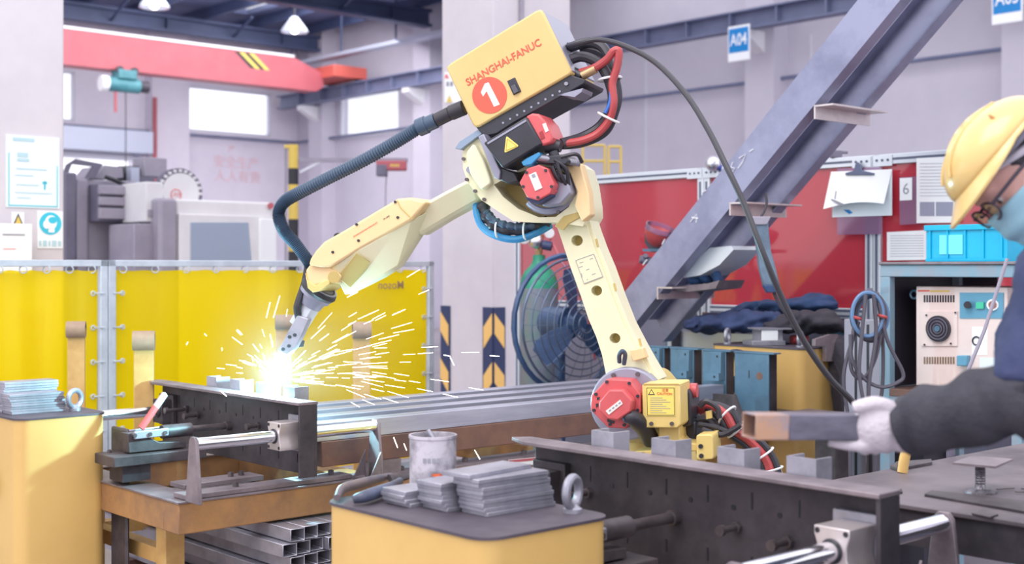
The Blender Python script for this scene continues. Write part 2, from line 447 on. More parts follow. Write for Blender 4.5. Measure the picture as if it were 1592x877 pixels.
# high-bay lamps under the rafters
def bay_lamp(x, y, b, label):
    p = onB(x, y, b); t = thing('high_bay_lamp', label, 'lamp', p, HALL, 'high bay lamps under the dark roof')
    part('shade', MB().lathe([(0.06,0.34),(0.1,0.3),(0.28,0.06),(0.3,0.0),(0.27,0.0),(0.08,0.26)], p, (0,0,1), 20), m_lamp, t)
    part('bulb', MB().ell(p + V((0,0,0.08)), (0.1,0.1,0.12), 12, 8), glow('lamp_glow', (255,252,245), 6), t)
    part('stem', MB().cyl(p + V((0,0,0.3)), V((p.x,p.y,ZR-0.01)), 0.02, n=6), m_dark, t)
bay_lamp(240, 12, 23.6, 'round high bay lamp above the red girder near the white left column')
bay_lamp(458, 50, 24.0, 'round high bay lamp under the rafters above the girder stripes')

# blue bay signs on the pilasters
m_blue = mat('sign_blue', (0,128,200), 0.5); m_signw = mat('sign_white', (240,242,246), 0.5)
def bay_sign(x, y, s, label):
    p = onA(x, y, ra-0.3); t = thing('bay_sign', label, 'sign', p - V((0,0,0.3)), HALL, 'blue bay number signs')
    part('board', MB().obox(p, UB*0.22, UA*0.01, V((0,0,0.29))), m_signw, t)
    part('blue_panel', MB().obox(p + V((0,0,0.05)) - UA*0.012, UB*0.2, UA*0.002, V((0,0,0.2))), m_blue, t)
    text_mesh('lettering', s, p + V((0,0,0.06)) - UA*0.02, -UB, (0,0,1), 0.2, m_signw, t, 0.003, bold=0.006, width=0.34)
bay_sign(1149, 67, 'A04', 'blue and white bay sign reading A04 below the runway beam')
bay_sign(1566, 3, 'A05', 'blue and white bay sign reading A05 at the upper right edge')
# ================================================================== columns, left background
m_cream = mat('machine_cream', (222,220,222), 0.5, col2=(214,212,216), scale=3)
m_mgrey = mat('machine_grey', (156,150,164), 0.5, col2=(144,138,154), scale=3)
m_mgrey2 = mat('machine_grey_dark', (112,108,126), 0.5, col2=(100,96,114), scale=4)
m_navy = mat('chevron_navy', (44,54,92), 0.5)
m_amber = mat('chevron_amber', (236,190,110), 0.5)
m_paper = mat('paper', (236,238,240), 0.7)
m_paper2 = mat('paper_blueish', (222,232,238), 0.7)
m_cyan_ink = mat('cyan_print', (70,190,205), 0.6)
m_pale_ink = mat('pale_print', (178,206,214), 0.7)
m_grey_ink = mat('grey_print', (150,150,160), 0.7)
m_blue_ink = mat('blue_sign', (58,188,212), 0.55)

def column(a0, a1, b0, b1, label):
    t = thing('concrete_column', label, 'column', ab((a0+a1)/2, (b0+b1)/2, 0), HALL, 'white concrete columns')
    part('shaft', MB(HT).box(a0, a1, b0, b1, 0, 7.4), m_column, t, bev=0.012)
    part('base_band', MB(HT).box(a0-0.004, a1+0.004, b0-0.004, b1+0.004, 0, 0.12), m_mgrey, t)
    return t
# left column
cb = 7.5; ca = toab(onB(100, 300, cb))[0]
col_l = column(ca-0.84, ca, cb, cb+0.6, 'white concrete column with safety posters behind the yellow curtain')
# middle column
fc = px(767, 415, 10.0); fa, fb, _ = toab(fc)
col_m = column(fa, fa+0.84, fb, fb+0.64, 'white concrete column with chevron corner guards behind the welding robot')
part('conduit', MB(HT).cyl((fa+0.28, fb-0.02, 2.95), (fa+0.28, fb-0.02, 7.3), 0.018, n=8), m_mgrey, col_m)
def corner_guard(a, b, label, sa, sb):
    """L-shaped guard round a column corner with folded chevrons; sa/sb directions of its wings"""
    t = thing('corner_guard', label, 'corner guard', ab(a, b, 0.25), HALL, 'chevron corner guards on the middle column')
    z0, z1, w = 0.25, 1.035, 0.115
    mb = MB(HT); mb.box(min(a,a+sa*w), max(a,a+sa*w), b-0.012 if sb > 0 else b, b if sb > 0 else b+0.012, z0, z1)
    mb.box(a-0.012, a, min(b,b+sb*w), max(b,b+sb*w), z0, z1)
    part('guard_plate', mb, m_navy, t)
    z = z0 - 0.0
    for k in range(2):
        zb = z0 + 0.06 + 0.38*k
        for wing in (0, 1):
            if wing == 0: P = lambda u, zz: ab(a+sa*u, b-0.0135, zz)
            else: P = lambda u, zz: ab(a-0.0135, b+sb*u, zz)
            q = [(0.0,zb+0.30), (w-0.012,zb+0.19), (w-0.012,zb+0.02), (0.0,zb+0.14)]
            part('chevron', MB().prism([P(u,zz) for u, zz in q], (-UB if wing == 0 else -UA)*0.001), m_amber, t, smooth=0)
corner_guard(fa, fb, 'navy and amber chevron guard on the front corner of the column', 1, 1)
corner_guard(fa, fb+0.64, 'navy and amber chevron guard at the left corner of the column', 1, -1)
# notices on the middle column, half hidden by the wire feeder
def notice_on_B(b, x0, x1, y0, y1, name, label, cat, m):
    p = [onB(x, y, b) for x, y in ((x0,y1),(x1,y1),(x1,y0),(x0,y0))]
    q = [p[0], ab(toab(p[1])[0], b, p[0].z), ab(toab(p[1])[0], b, p[3].z), p[3]]
    t = thing(name, label, cat, (q[0]+q[1])/2, HALL)
    part('sheet', MB().prism(q, -UB*0.006), m, t)
    def at(u, v, k=0.0075): return q[0].lerp(q[1], u) + (q[3]-q[0])*v - UB*k
    return t, at, (q[1]-q[0]).length, (q[3]-q[0]).length
def bars(t, at, name, rects, m):
    for u0, u1, v0, v1 in rects:
        part(name, MB().prism([at(u0,v0), at(u1,v0), at(u1,v1), at(u0,v1)], -UB*0.0006), m, t, smooth=0)
pl = [onA(x, y, fa-0.002) for x, y in ((692,160),(722,160),(722,112),(692,112))]
t = thing('warning_notice', 'white warning notice with red heading on the middle column', 'notice', pl[0], HALL)
part('sheet', MB().prism(pl, -UA*0.005), m_paper, t)
part('red_heading', MB().prism([onA(x, y, fa-0.009) for x, y in ((692,122),(698,122),(695,115),(692,117))], -UA*0.0006), m_red_ink, t, smooth=0)
part('yellow_triangle', MB().prism([onA(x, y, fa-0.009) for x, y in ((694,159),(703,159),(698.5,148))], -UA*0.0006), m_stripe_y, t, smooth=0)
for k in range(2):
    part('print_line', MB().prism([onA(x, y, fa-0.009) for x, y in ((694+6*k,134),(698+6*k,134),(698+6*k,127),(694+6*k,127))], -UA*0.0006), m_grey_ink, t, smooth=0)

# posters on the left column
t, at, w, h = notice_on_B(cb, 9, 92, 209, 322, 'safety_poster', 'tall pale poster with thin cyan border on the left column', 'poster', m_paper2)
bars(t, at, 'border_line', [(0.04,0.96,0.02,0.034), (0.04,0.055,0.02,0.75), (0.945,0.96,0.02,0.6)], m_cyan_ink)
bars(t, at, 'print_line', [(0.18,0.75,0.53,0.545), (0.16,0.5,0.44,0.452), (0.18,0.6,0.31,0.322), (0.16,0.86,0.2,0.212), (0.2,0.45,0.13,0.142)], m_pale_ink)
bars(t, at, 'emblem', [(0.2,0.4,0.7,0.76), (0.2,0.42,0.64,0.68), (0.12,0.52,0.92,0.965)], m_pale_ink)
bars(t, at, 'arrow_mark', [(0.7,0.73,0.26,0.38), (0.67,0.76,0.34,0.37)], m_cyan_ink)
t, at, w, h = notice_on_B(cb, 58, 97, 328, 386, 'mask_sign', 'round blue wear-a-mask sign on the left column', 'sign', m_paper)
def disc(t, name, at, u, v, r, w, h, m, k=0.0075, n=28, sx=1.0):
    part(name, MB().prism([at(u + r*sx*math.cos(2*math.pi*i/n)/w, v + r*math.sin(2*math.pi*i/n)/h, k) for i in range(n)], -UB*0.0006), m, t, smooth=0)
disc(t, 'blue_disc', at, 0.5, 0.67, 0.067, w, h, m_blue_ink)
disc(t, 'head_mark', at, 0.52, 0.70, 0.042, w, h, m_paper, 0.0083, sx=0.85)
disc(t, 'face_mark', at, 0.58, 0.76, 0.02, w, h, m_blue_ink, 0.0091, sx=1.3)
disc(t, 'mask_mark', at, 0.34, 0.64, 0.025, w, h, m_paper, 0.0091, sx=0.8)
bars(t, lambda u, v: at(u, v, 0.0083), 'neck_mark', [(0.42,0.66,0.43,0.55)], m_paper)
bars(t, at, 'caption_mark', [(0.05,0.14,0.06,0.2), (0.2,0.36,0.05,0.21), (0.42,0.5,0.06,0.2), (0.56,0.74,0.05,0.21), (0.8,0.93,0.06,0.2)], m_pale_ink)
t, at, w, h = notice_on_B(cb, 18, 37, 330, 352, 'hazard_label', 'small yellow hazard triangle label above the white notice board', 'label', m_paper)
part('triangle', MB().prism([at(0.05,0.05), at(0.95,0.05), at(0.5,0.95)], -UB*0.0006), m_dark, t, smooth=0)
part('triangle_fill', MB().prism([at(0.2,0.13,0.0083), at(0.8,0.13,0.0083), at(0.5,0.74,0.0083)], -UB*0.0006), m_stripe_y, t, smooth=0)
p = px(-4, 405, 7.15)
t, at, w, h = notice_on_B(cb-0.12, -2, 49, 347, 425, 'notice_board', 'white notice board with faint text beside the left column', 'notice', m_paper)
bars(t, at, 'print_line', [(0.1,0.78,0.76,0.79)], m_grey_ink); bars(t, at, 'red_mark', [(0.12,0.5,0.48,0.495)], m_red_ink)
part('backing_arm', MB().obox(at(0.5,0.5)+UB*0.07, UA*0.05, UB*0.063, V((0,0,0.05))), m_mgrey, t)

# ------------------------------------------------------------------ dark grey machining centre and cream turning machine
mb_ = 11.2
def M(x, y, b=mb_): return onB(x, y, b)
def boxpx(mb, x0, x1, y0, y1, b, depth, floor_to=None):
    """hall-aligned box whose front (facing -B) shows between the pixel limits at plane b"""
    xm = (x0+x1)/2
    a0 = toab(onB(x0, y1, b))[0]; a1 = toab(onB(x1, y1, b))[0]
    z1 = onB(xm, y0, b).z; z0 = onB(xm, y1, b).z if floor_to is None else floor_to
    mb.add([(ab(*p)) for p in ((a0,b,z0),(a1,b,z0),(a1,b+depth,z0),(a0,b+depth,z0),(a0,b,z1),(a1,b,z1),(a1,b+depth,z1),(a0,b+depth,z1))],
           [(0,3,2,1),(4,5,6,7),(0,1,5,4),(1,2,6,5),(2,3,7,6),(3,0,4,7)])
    return mb
mc = thing('machining_centre', 'dark grey machine tool behind the yellow curtain beside the left column', 'machine', M(160, 405), HALL)
part('body', boxpx(MB(), 134, 214, 280, 405, mb_, 1.1, 0.0), m_mgrey, mc, bev=0.02)
part('side_column', boxpx(MB(), 100, 120, 268, 405, mb_-0.05, 1.2, 0.0), m_mgrey2, mc, bev=0.02)
part('corner_panel', boxpx(MB(), 118, 138, 278, 405, mb_-0.03, 0.6, 0.0), m_mgrey, mc, bev=0.02)
hood = [(100,268),(104,256),(118,247),(160,255),(147,278),(133,277),(144,259),(112,255),(107,268),(107,284),(100,284)]
part('sheet_hood', MB().prism([M(x, y, mb_-0.02) for x, y in hood], UB*0.03), m_mgrey2, mc)
part('slant_cover', MB().prism([M(x, y, mb_+0.05) for x, y in ((147,277),(163,257),(190,260),(192,276),(166,279))], UB*0.5), m_mgrey, mc)
sl = part('way_cover', boxpx(MB(), 154, 224, 287, 345, mb_-0.22, 0.22), m_mgrey2, mc, bev=0.01)
for y0, y1 in ((289,303),(307,320),(324,341)):
    part('cover_segment', boxpx(MB(), 156, 222, y0, y1, mb_-0.27, 0.06), m_mgrey, sl, bev=0.008)
part('spindle_drum', MB().cyl(M(185, 272, mb_+0.35), M(226, 272, mb_+0.35), 0.085, n=20), m_black, mc)
part('spindle_post', boxpx(MB(), 204, 217, 260, 292, mb_+0.05, 0.1), m_lamp, mc)
part('drive_box', boxpx(MB(), 224, 260, 245, 275, mb_+0.2, 0.25), m_mgrey, mc, bev=0.01)
part('drive_column', boxpx(MB(), 218, 240, 274, 300, mb_+0.2, 0.25), m_mgrey2, mc)
part('cable', MB().tube(smooth_path([M(163,275,mb_-0.08), M(180,281,mb_-0.1), M(200,290,mb_-0.1), M(215,290,mb_-0.08), M(230,284,mb_-0.02)]), 0.02, 8), m_black, mc)

tm_b = 10.4
tm = thing('turning_machine', 'cream machine tool with blue window and round disc cover', 'machine', M(330, 405, tm_b), HALL)
part('cabinet', boxpx(MB(), 275, 424, 312, 405, tm_b, 0.9, 0.0), m_cream, tm, bev=0.02)
part('corner_post', boxpx(MB(), 248, 276, 308, 405, tm_b-0.03, 0.4, 0.0), m_mgrey, tm, bev=0.03, label='rounded grey corner post')
part('side_box', boxpx(MB(), 208, 250, 348, 405, tm_b+0.1, 0.5, 0.0), m_mgrey, tm, bev=0.01)
part('upper_box', boxpx(MB(), 227, 254, 283, 345, tm_b+0.12, 0.5), m_cream, tm, bev=0.01)
part('vent', boxpx(MB(), 231, 249, 326, 337, tm_b+0.1, 0.03), m_mgrey, tm)
part('front_panel', boxpx(MB(), 279, 410, 334, 405, tm_b-0.04, 0.05, 0.2), m_cream, tm, bev=0.01)
m_bluewin = film('machine_window', (202,216,236), (200,216,240), 0.2, 0.2, 0.1)
wd = [(297,346),(386,346),(391,405),(297,405)]
part('window', MB().prism([M(x, y, tm_b-0.05) for x, y in wd], UB*0.02), m_bluewin, tm)
part('side_panel', boxpx(MB(), 404, 430, 340, 405, tm_b-0.07, 0.06, 0.2), m_paper, tm, bev=0.008)
part('control_knob', MB().cyl(M(421,320,tm_b-0.03), M(421,320,tm_b), 0.03, n=16), m_redpaint, tm)
dc = M(280, 300, tm_b+0.3); rr = 0.225
part('disc_rim', MB().cyl(dc, dc + UB*0.08, rr, n=40), m_mgrey2, tm, label='mottled dark rim')
for k in range(12):
    an = R(15*k); q = dc + (UA*math.cos(an) + V((0,0,math.sin(an))))*(rr-0.022)
    part('rim_mark', MB().obox(q - UB*0.004, UA*0.016, UB*0.004, V((0,0,0.012))), m_cream, tm)
part('disc_cover', MB().cyl(dc - UB*0.02, dc + UB*0.0, rr-0.045, n=40), m_cream, tm)
lc = M(274, 303, tm_b+0.27)
part('logo_ring', MB().torus(lc, UB, 0.05, 0.004, 24, 6), m_red_ink, tm)
for k in (-0.02, 0.005, 0.03):
    part('logo_stroke', MB().beam(lc + UA*(k-0.006) + V((0,0,-0.012)), lc + UA*(k+0.014) + V((0,0,0.02)), 0.006, 0.004), m_red_ink, tm)
# pale red writing on the back wall and a white panel under it
def wall_text(s, x, y, h, name='wall_lettering'):
    return text_mesh(name, s, onB(x, y, BB-0.02), UA, (0,0,1), h, mat('faded_red', (238,206,212), 0.7), wt, 0.004)
wt = thing('wall_slogan', 'faded red slogan painted on the back wall behind the cream machine', 'lettering', onB(368, 285, BB-0.02), HALL)
wall_text('严', 360, 232, 0.16); wall_text('安全生产', 368, 252, 0.3); wall_text('人人有责', 370, 274, 0.3)

# ------------------------------------------------------------------ jib crane with striped post, small red hoist
jd = 16.0
jb = px(456, 225, jd)
jc = thing('jib_crane', 'yellow and black striped jib crane post with a slim arm', 'crane', V((jb.x, jb.y, 0)), HALL)
zt = px(456, 225, jd).z
zs = [px(456, y, jd).z for y in (225, 262, 287, 310, 341, 372, 391, 403)]
part('post', MB().cyl(V((jb.x,jb.y,0)), V((jb.x,jb.y,zt)), 0.062, n=16), m_stripe_y, jc)
for i in (1, 4, 6):
    part('black_band', MB().cyl(V((jb.x,jb.y,zs[i+1] if i < 6 else 0.3)), V((jb.x,jb.y,zs[i])), 0.064, n=16), m_black, jc)
part('head_plate', MB().obox(px(453,228,jd), (0.08,0,0), (0,0.05,0), (0,0,0.02)), m_stripe_y, jc)
part('arm', MB().beam(px(465,249,jd), px(634,249,jd), 0.05, 0.05), m_mgrey, jc)
part('arm_brace', MB().beam(px(466,268,jd), px(500,251,jd), 0.03, 0.03), m_frame_w, jc)
part('back_rail', MB().beam(V((jb.x-0.1,jb.y+0.03,0)), V((jb.x-0.1,jb.y+0.03,zt-0.05)), 0.02, 0.02, (1,0,0)), m_mgrey, jc)
hc = px(609, 258, jd)
hh = thing('chain_hoist', 'small red electric hoist hanging from the jib arm', 'hoist', px(609, 272, jd))
part('body', MB().obox(hc, (0.185,0,0), (0,0.08,0), (0,0,0.06)), m_redpaint, hh, bev=0.015)
part('motor', MB().obox(hc + V((-0.12,-0.01,-0.06)), (0.065,0,0), (0,0.085,0), (0,0,0.07)), m_mgrey2, hh, bev=0.01)
part('hanger', MB().obox(hc + V((0,0,0.055)), (0.19,0,0), (0,0.03,0), (0,0,0.018)), m_mgrey, hh)
for k in range(4): part('print_mark', MB().obox(hc + V((0.0+0.03*k,-0.081,0.0)), (0.011,0,0), (0,0.001,0), (0,0,0.016)), m_stripe_y, hh)
part('cable', MB().tube([hc + V((-0.06,0,-0.06)), hc + V((-0.075,0,-0.25)), hc + V((-0.08,0,-0.8))], 0.008, 6), m_mgrey, hh)
part('hook', MB().torus(hc + V((-0.08,0,-0.84)), (0,1,0), 0.03, 0.01, 12, 6, 0, 300), m_mgrey2, hh)

# ------------------------------------------------------------------ yellow welding curtains: galvanised frames with laced film
m_galv = mat('galvanised_steel', (196,204,214), 0.4, metal=0.35, col2=(180,188,200), scale=8)
m_yfilm = film('yellow_curtain_film', (255,222,0), (255,230,40), 0.32, 0.10, 0.25)
fbp = 6.3; ztop = 1.385
def fa_(x): return toab(onB(x, 415, fbp))[0]
def curtain_panel(a0, a1, label, n_top, n_side, both):
    t = thing('welding_curtain', label, 'welding curtain', ab((a0+a1)/2, fbp, 0), HALL, 'yellow welding curtains')
    w = 0.04
    part('top_rail', MB(HT).box(a0, a1, fbp-0.02, fbp+0.02, ztop-0.034, ztop), m_galv, t, bev=0.003)
    part('bottom_rail', MB(HT).box(a0, a1, fbp-0.02, fbp+0.02, 0.12, 0.16), m_galv, t)
    for a in (a0, a1-w):
        part('post', MB(HT).box(a, a+w, fbp-0.02, fbp+0.02, 0.04, ztop), m_galv, t, bev=0.003)
        part('foot', MB(HT).box(a, a+w, fbp-0.25, fbp+0.25, 0.0, 0.04), m_galv, t)
    # the film sags slightly between its clips
    nx, nz = 40, 8; c0, c1, z0, z1 = a0+w+0.012, a1-w-0.012, 0.2, ztop-0.05
    mbf = MB(); vs = []; fs = []
    for j in range(nz+1):
        for i in range(nx+1):
            u = i/nx; v = j/nz
            sag = 0.006*abs(math.sin(u*math.pi*n_top)) if j == nz else 0
            vs.append(ab(c0+(c1-c0)*u, fbp + 0.008*math.sin(9*u+2*v) + 0.004*math.sin(31*u), z0+(z1-z0)*v - sag))
    for j in range(nz):
        for i in range(nx):
            k = j*(nx+1)+i; fs.append((k, k+1, k+nx+2, k+nx+1))
    mbf.add(vs, fs); cu = part('curtain', mbf, m_yfilm, t, smooth=180, label='sagging yellow see-through film')
    part('hem', MB(HT).box(c0, c1, fbp-0.012, fbp+0.012, z0-0.02, z0), m_yfilm, t)
    for i in range(n_top):
        a = c0 + 0.03 + (c1-c0-0.06)*(i)/(n_top-1)
        rg = part('ring_clip', MB().torus(ab(a, fbp-0.012, ztop-0.048), UA*0.6+UB*0.8, 0.018, 0.0035, 14, 6), m_galv, t)
    for a, s in ((c0, -1), (c1, 1)):
        for i in range(n_side):
            z = ztop-0.17 - i*0.175
            part('tie', MB().cyl(ab(a-s*0.025, fbp-0.022, z), ab(a+s*0.03, fbp-0.026, z), 0.004, n=6), m_galv, t)
            part('eyelet', MB().torus(ab(a-s*0.025, fbp-0.014, z), UB, 0.011, 0.004, 12, 6), m_galv, t)
    return t, c0, c1
aL, aM1, aM2, aR = fa_(-150), fa_(165.5), fa_(166.5), fa_(672)
curtain_panel(aL, aM1, 'yellow see-through welding curtain in front of the white left column', 8, 6, True)
cp, c0, c1 = curtain_panel(aM2, aR, 'wide yellow see-through welding curtain behind the sparks and robot arm', 12, 6, True)
text_mesh('lettering', 'Moson', onB(608, 443, fbp-0.02), -UA, (0,0,1), 0.05, mat('film_print', (150,120,90), 0.6), cp, 0.0005, bold=0.005)

# ------------------------------------------------------------------ flat-bar uprights with rolled tops
m_ochre = mat('rack_ochre', (206,168,106), 0.55, col2=(190,148,88), scale=8, bump=0.05)
m_rackgrey = mat('rack_roll_brown', (160,134,112), 0.55, col2=(140,116,98), scale=8)
def upright(x, y, label, w=0.075):
    d = (1.1-CAMH)*FPX/(HYP-y); d = abs(d); p = px(x, y, d); p0 = V((p.x, p.y, 0))
    t = thing('rack_upright', label, 'upright', p0, HALL, 'rolled-top uprights of the bar rack')
    f = Matrix.Translation(p0) @ Matrix.Rotation(R(12), 4, 'Z')
    part('bar', MB(f).box(-w/2, w/2, -0.02, 0.02, 0, 1.07), m_ochre, t, bev=0.003)
    mb = MB(f); n = 22
    lo = [[V((sx, -0.012+math.cos(R(-60+300*i/n))*rad, 1.062+math.sin(R(-60+300*i/n))*rad)) for i in range(n+1)] for sx, rad in ((-w/2-0.004,0.04),(w/2+0.004,0.04),(w/2+0.004,0.031),(-w/2-0.004,0.031))]
    mb.loft(lo, False, False, True); part('rolled_top', mb, m_rackgrey, t)
    return t
upright(119, 500, 'rolled-top yellow upright in front of the left curtain, nearest the white column')
upright(224, 515, 'rolled-top yellow upright just right of the curtain post')
upright(441, 490, 'rolled-top upright behind the welding torch', 0.08)
upright(562, 501, 'rolled-top upright in front of the curtain lettering, right of the sparks')

# far yellow guard rails beyond the red screens
for k, (x0, x1, y0, y1, lab) in enumerate(((906,940,226,275,'thin yellow guard rail frame above the red screen beside the robot elbow'), (946,965,228,275,'narrow yellow guard rail frame right of the wider one above the red screen'))):
    gr_ = thing('guard_rail', lab, 'guard rail', V((px((x0+x1)/2,415,14).x, 14, 0)), 0, 'far yellow guard rails')
    for x in (x0, x1): part('rail_post', MB().cyl(V((px(x,415,14).x, 14, 0)), px(x,y0,14), 0.014, n=8), m_stripe_y, gr_)
    for y in (y0, (y0+y1)/2): part('rail_bar', MB().cyl(px(x0,y,14), px(x1,y,14), 0.014, n=8), m_stripe_y, gr_)
# ------------------------------------------------------------------ gas cylinder and drum fan in front of the middle column
m_green = mat('cylinder_green', (40,150,118), 0.4, col2=(30,128,104), scale=6)
m_cylbody = mat('cylinder_body', (120,124,140), 0.4, col2=(86,128,124), scale=5, lo=0.5, hi=0.7)
m_brass = mat('brass', (190,160,120), 0.35, metal=0.6)
m_chrome = mat('chrome', (214,214,220), 0.18, metal=0.9)
gd = 7.75; g0_ = px(838, 415, gd); gp = V((g0_.x, g0_.y, 0))
gc = thing('gas_cylinder', 'tall gas cylinder with green shoulder in front of the middle column', 'gas cylinder', gp)
zsh = px(838, 448, gd).z
part('body', MB().lathe([(0.11,0.0),(0.117,0.02),(0.117,zsh)], gp, (0,0,1), 28), m_cylbody, gc)
part('shoulder', MB().lathe([(0.117,zsh),(0.117,zsh+0.02),(0.108,zsh+0.06),(0.085,zsh+0.105),(0.05,zsh+0.14),(0.038,zsh+0.165),(0.038,zsh+0.2)], gp, (0,0,1), 28), m_green, gc)
zv = zsh+0.2
part('valve', MB().lathe([(0.02,0.0),(0.024,0.03),(0.016,0.035),(0.016,0.09),(0.03,0.095),(0.03,0.12)], gp + V((0,0,zv)), (0,0,1), 14), m_brass, gc)
part('regulator', MB().ell(gp + V((-0.02,-0.05,zv+0.08)), (0.045,0.04,0.045), 16, 10), m_chrome, gc)
part('gauge', MB().cyl(gp + V((-0.09,-0.08,zv+0.1)), gp + V((-0.09,-0.05,zv+0.1)), 0.035, n=18), m_chrome, gc)
part('gauge', MB().cyl(gp + V((0.06,-0.08,zv+0.13)), gp + V((0.06,-0.05,zv+0.13)), 0.03, n=18), m_chrome, gc)
part('regulator_knob', MB().cyl(gp + V((0.02,-0.06,zv+0.06)), gp + V((0.075,-0.07,zv+0.05)), 0.028, n=14), m_navy, gc)
part('hose', MB().tube(smooth_path([px(856,372,gd-0.05), px(866,392,gd-0.1), px(878,413,gd-0.12), px(898,452,gd-0.1), px(912,480,gd), px(925,560,gd+0.1)]), 0.009, 8), m_redpaint, gc)
m_fan = mat('fan_blue', (58,84,124), 0.45, col2=(48,70,108), scale=5)
m_wire = mat('fan_wire', (84,96,120), 0.35, metal=0.5)
fd = 7.15; fcn = px(892, 503, fd)
fx = (V((0.80, 0.60, 0))).normalized(); fn = V((0.60,-0.80,0)).normalized(); fz = V((0,0,1))
fan = thing('drum_fan', 'dark blue industrial fan with round wire guard beside the gas cylinder', 'fan', V((fcn.x,fcn.y,0)))
Rg = 0.36
for k, (rr_, off) in enumerate([(0.36,0.0),(0.33,0.045),(0.29,0.065),(0.25,0.078),(0.21,0.088),(0.17,0.095),(0.13,0.1),(0.09,0.103),(0.05,0.105)]):
    part('guard_ring', MB().torus(fcn + fn*off, fn, rr_, 0.004 if k else 0.008, 44, 5), m_wire, fan)
for k in range(24):
    an = 2*math.pi*k/24; dv = fx*math.cos(an) + fz*math.sin(an)
    part('guard_wire', MB().tube([fcn + dv*0.03 + fn*0.105, fcn + dv*0.17 + fn*0.095, fcn + dv*0.29 + fn*0.065, fcn + dv*0.36], 0.0022, 4), m_wire, fan)
for k, an in enumerate((100, 215, 330)):
    dv = fx*math.cos(R(an)) + fz*math.sin(R(an)); sv = fn.cross(dv)
    lo = []
    for s_, w_ in ((0.05,0.03),(0.15,0.06),(0.26,0.075),(0.31,0.05)):
        c_ = fcn + dv*s_ + fn*0.02; tw = sv*w_ + fn*w_*0.45
        lo.append([c_ - tw, c_ + tw, c_ + tw - fn*0.006, c_ - tw - fn*0.006])
    part('blade', MB().loft(lo), m_fan, fan)
part('hub', MB().cyl(fcn - fn*0.03, fcn + fn*0.05, 0.055, n=18), m_fan, fan)
part('motor', MB().cyl(fcn - fn*0.22, fcn - fn*0.03, 0.09, n=18), m_fan, fan)
part('yoke', MB().torus(fcn - fn*0.05, fn, 0.38, 0.016, 30, 6, 0, 360), m_fan, fan)
part('pole', MB().cyl(V((fcn.x,fcn.y,0.05)) - fn*0.12, fcn - fn*0.12, 0.03, n=12), m_fan, fan)
part('base', MB().lathe([(0.3,0),(0.3,0.03),(0.05,0.06)], V((fcn.x,fcn.y,0)) - fn*0.12, (0,0,1), 28), m_fan, fan)
# ================================================================== fixtures, cabinets and stock in the foreground
m_steel = mat('dark_mill_steel', (92,84,88), 0.5, metal=0.35, col2=(64,58,62), scale=7, bump=0.04)
m_steel2 = mat('web_steel', (78,72,78), 0.55, metal=0.3, col2=(52,48,54), scale=5, bump=0.05)
m_plate = mat('base_plate_steel', (142,130,136), 0.48, metal=0.35, col2=(112,102,108), scale=6, bump=0.03)
m_bare = mat('bare_steel', (172,170,182), 0.36, metal=0.5, col2=(146,146,158), scale=9)
m_shaft = mat('polished_shaft', (226,226,232), 0.12, metal=0.95)
m_bear = mat('bearing_aluminium', (206,196,196), 0.35, metal=0.55, col2=(190,180,182), scale=10)
m_rust = mat('rusted_frame_paint', (166,122,76), 0.6, col2=(114,86,70), scale=5, lo=0.4, hi=0.72, bump=0.06)
m_rust2 = mat('rusty_beam', (132,98,84), 0.6, metal=0.2, col2=(104,80,76), scale=4, bump=0.05)
m_ctop = mat('cabinet_top_steel', (92,84,94), 0.55, metal=0.25, col2=(76,70,80), scale=10, bump=0.05)
m_tube = mat('tube_steel', (186,186,200), 0.3, metal=0.6, col2=(160,160,176), scale=5, stretch=(0.3,4,4))
m_bolt = mat('bolt_steel', (104,96,98), 0.4, metal=0.5, col2=(86,78,82), scale=20)
m_redgrip = mat('red_grip', (206,84,84), 0.45); m_greygrip = mat('grey_grip', (176,170,176), 0.45)

def rbox(mb, a0, a1, b0, b1, z0, z1, r, n=5):
    pts = []
    for cx, cy, s in ((a1-r,b1-r,0), (a0+r,b1-r,90), (a0+r,b0+r,180), (a1-r,b0+r,270)):
        for i in range(n+1):
            an = R(s+90*i/n); pts.append((cx+r*math.cos(an), cy+r*math.sin(an)))
    mb.loft([[V((x,y,z0)) for x, y in pts], [V((x,y,z1)) for x, y in pts]]); return mb
def eyebolt(parent, p, axis, Rr=0.029, r=0.0095):
    p = V(p)
    e = part('lifting_eye', MB().torus(p + V((0,0,Rr+0.012)), axis, Rr, r, 28, 10), m_bare, parent)
    part('eye_collar', MB().lathe([(0.02,0.0),(0.02,0.008),(0.012,0.014),(0.01,0.02)], p, (0,0,1), 16), m_bare, e)
    return e
def cabinet(a0, a1, b0, b1, zt, label, eyes):
    t = thing('fixture_cabinet', label, 'cabinet', ab((a0+a1)/2, (b0+b1)/2, 0), HALL, 'yellow fixture cabinets')
    part('body', rbox(MB(HT), a0, a1, b0, b1, 0.0, zt-0.006, 0.045), m_yellow, t)
    part('top_plate', rbox(MB(HT), a0-0.004, a1+0.004, b0-0.004, b1+0.004, zt-0.006, zt, 0.048), m_ctop, t)
    for a, b in eyes: eyebolt(t, ab(a, b, zt), UA*0.35 - UB)
    return t
ZC = 0.85
cabL = cabinet(1.61, 1.92, 4.22, 4.78, ZC, 'yellow cabinet with dark top at the lower left edge', [(1.86, 4.35)])
kc = onA(-12, 748, 1.61)
part('side_knob', MB().lathe([(0.062,0),(0.062,0.02),(0.05,0.035)], kc, -UA, 24), m_black, cabL)
cabN = cabinet(1.54, 1.88, 1.79, 2.32, ZC, 'yellow cabinet with dark top at the bottom centre, nearest the camera', [(1.842, 1.867)])

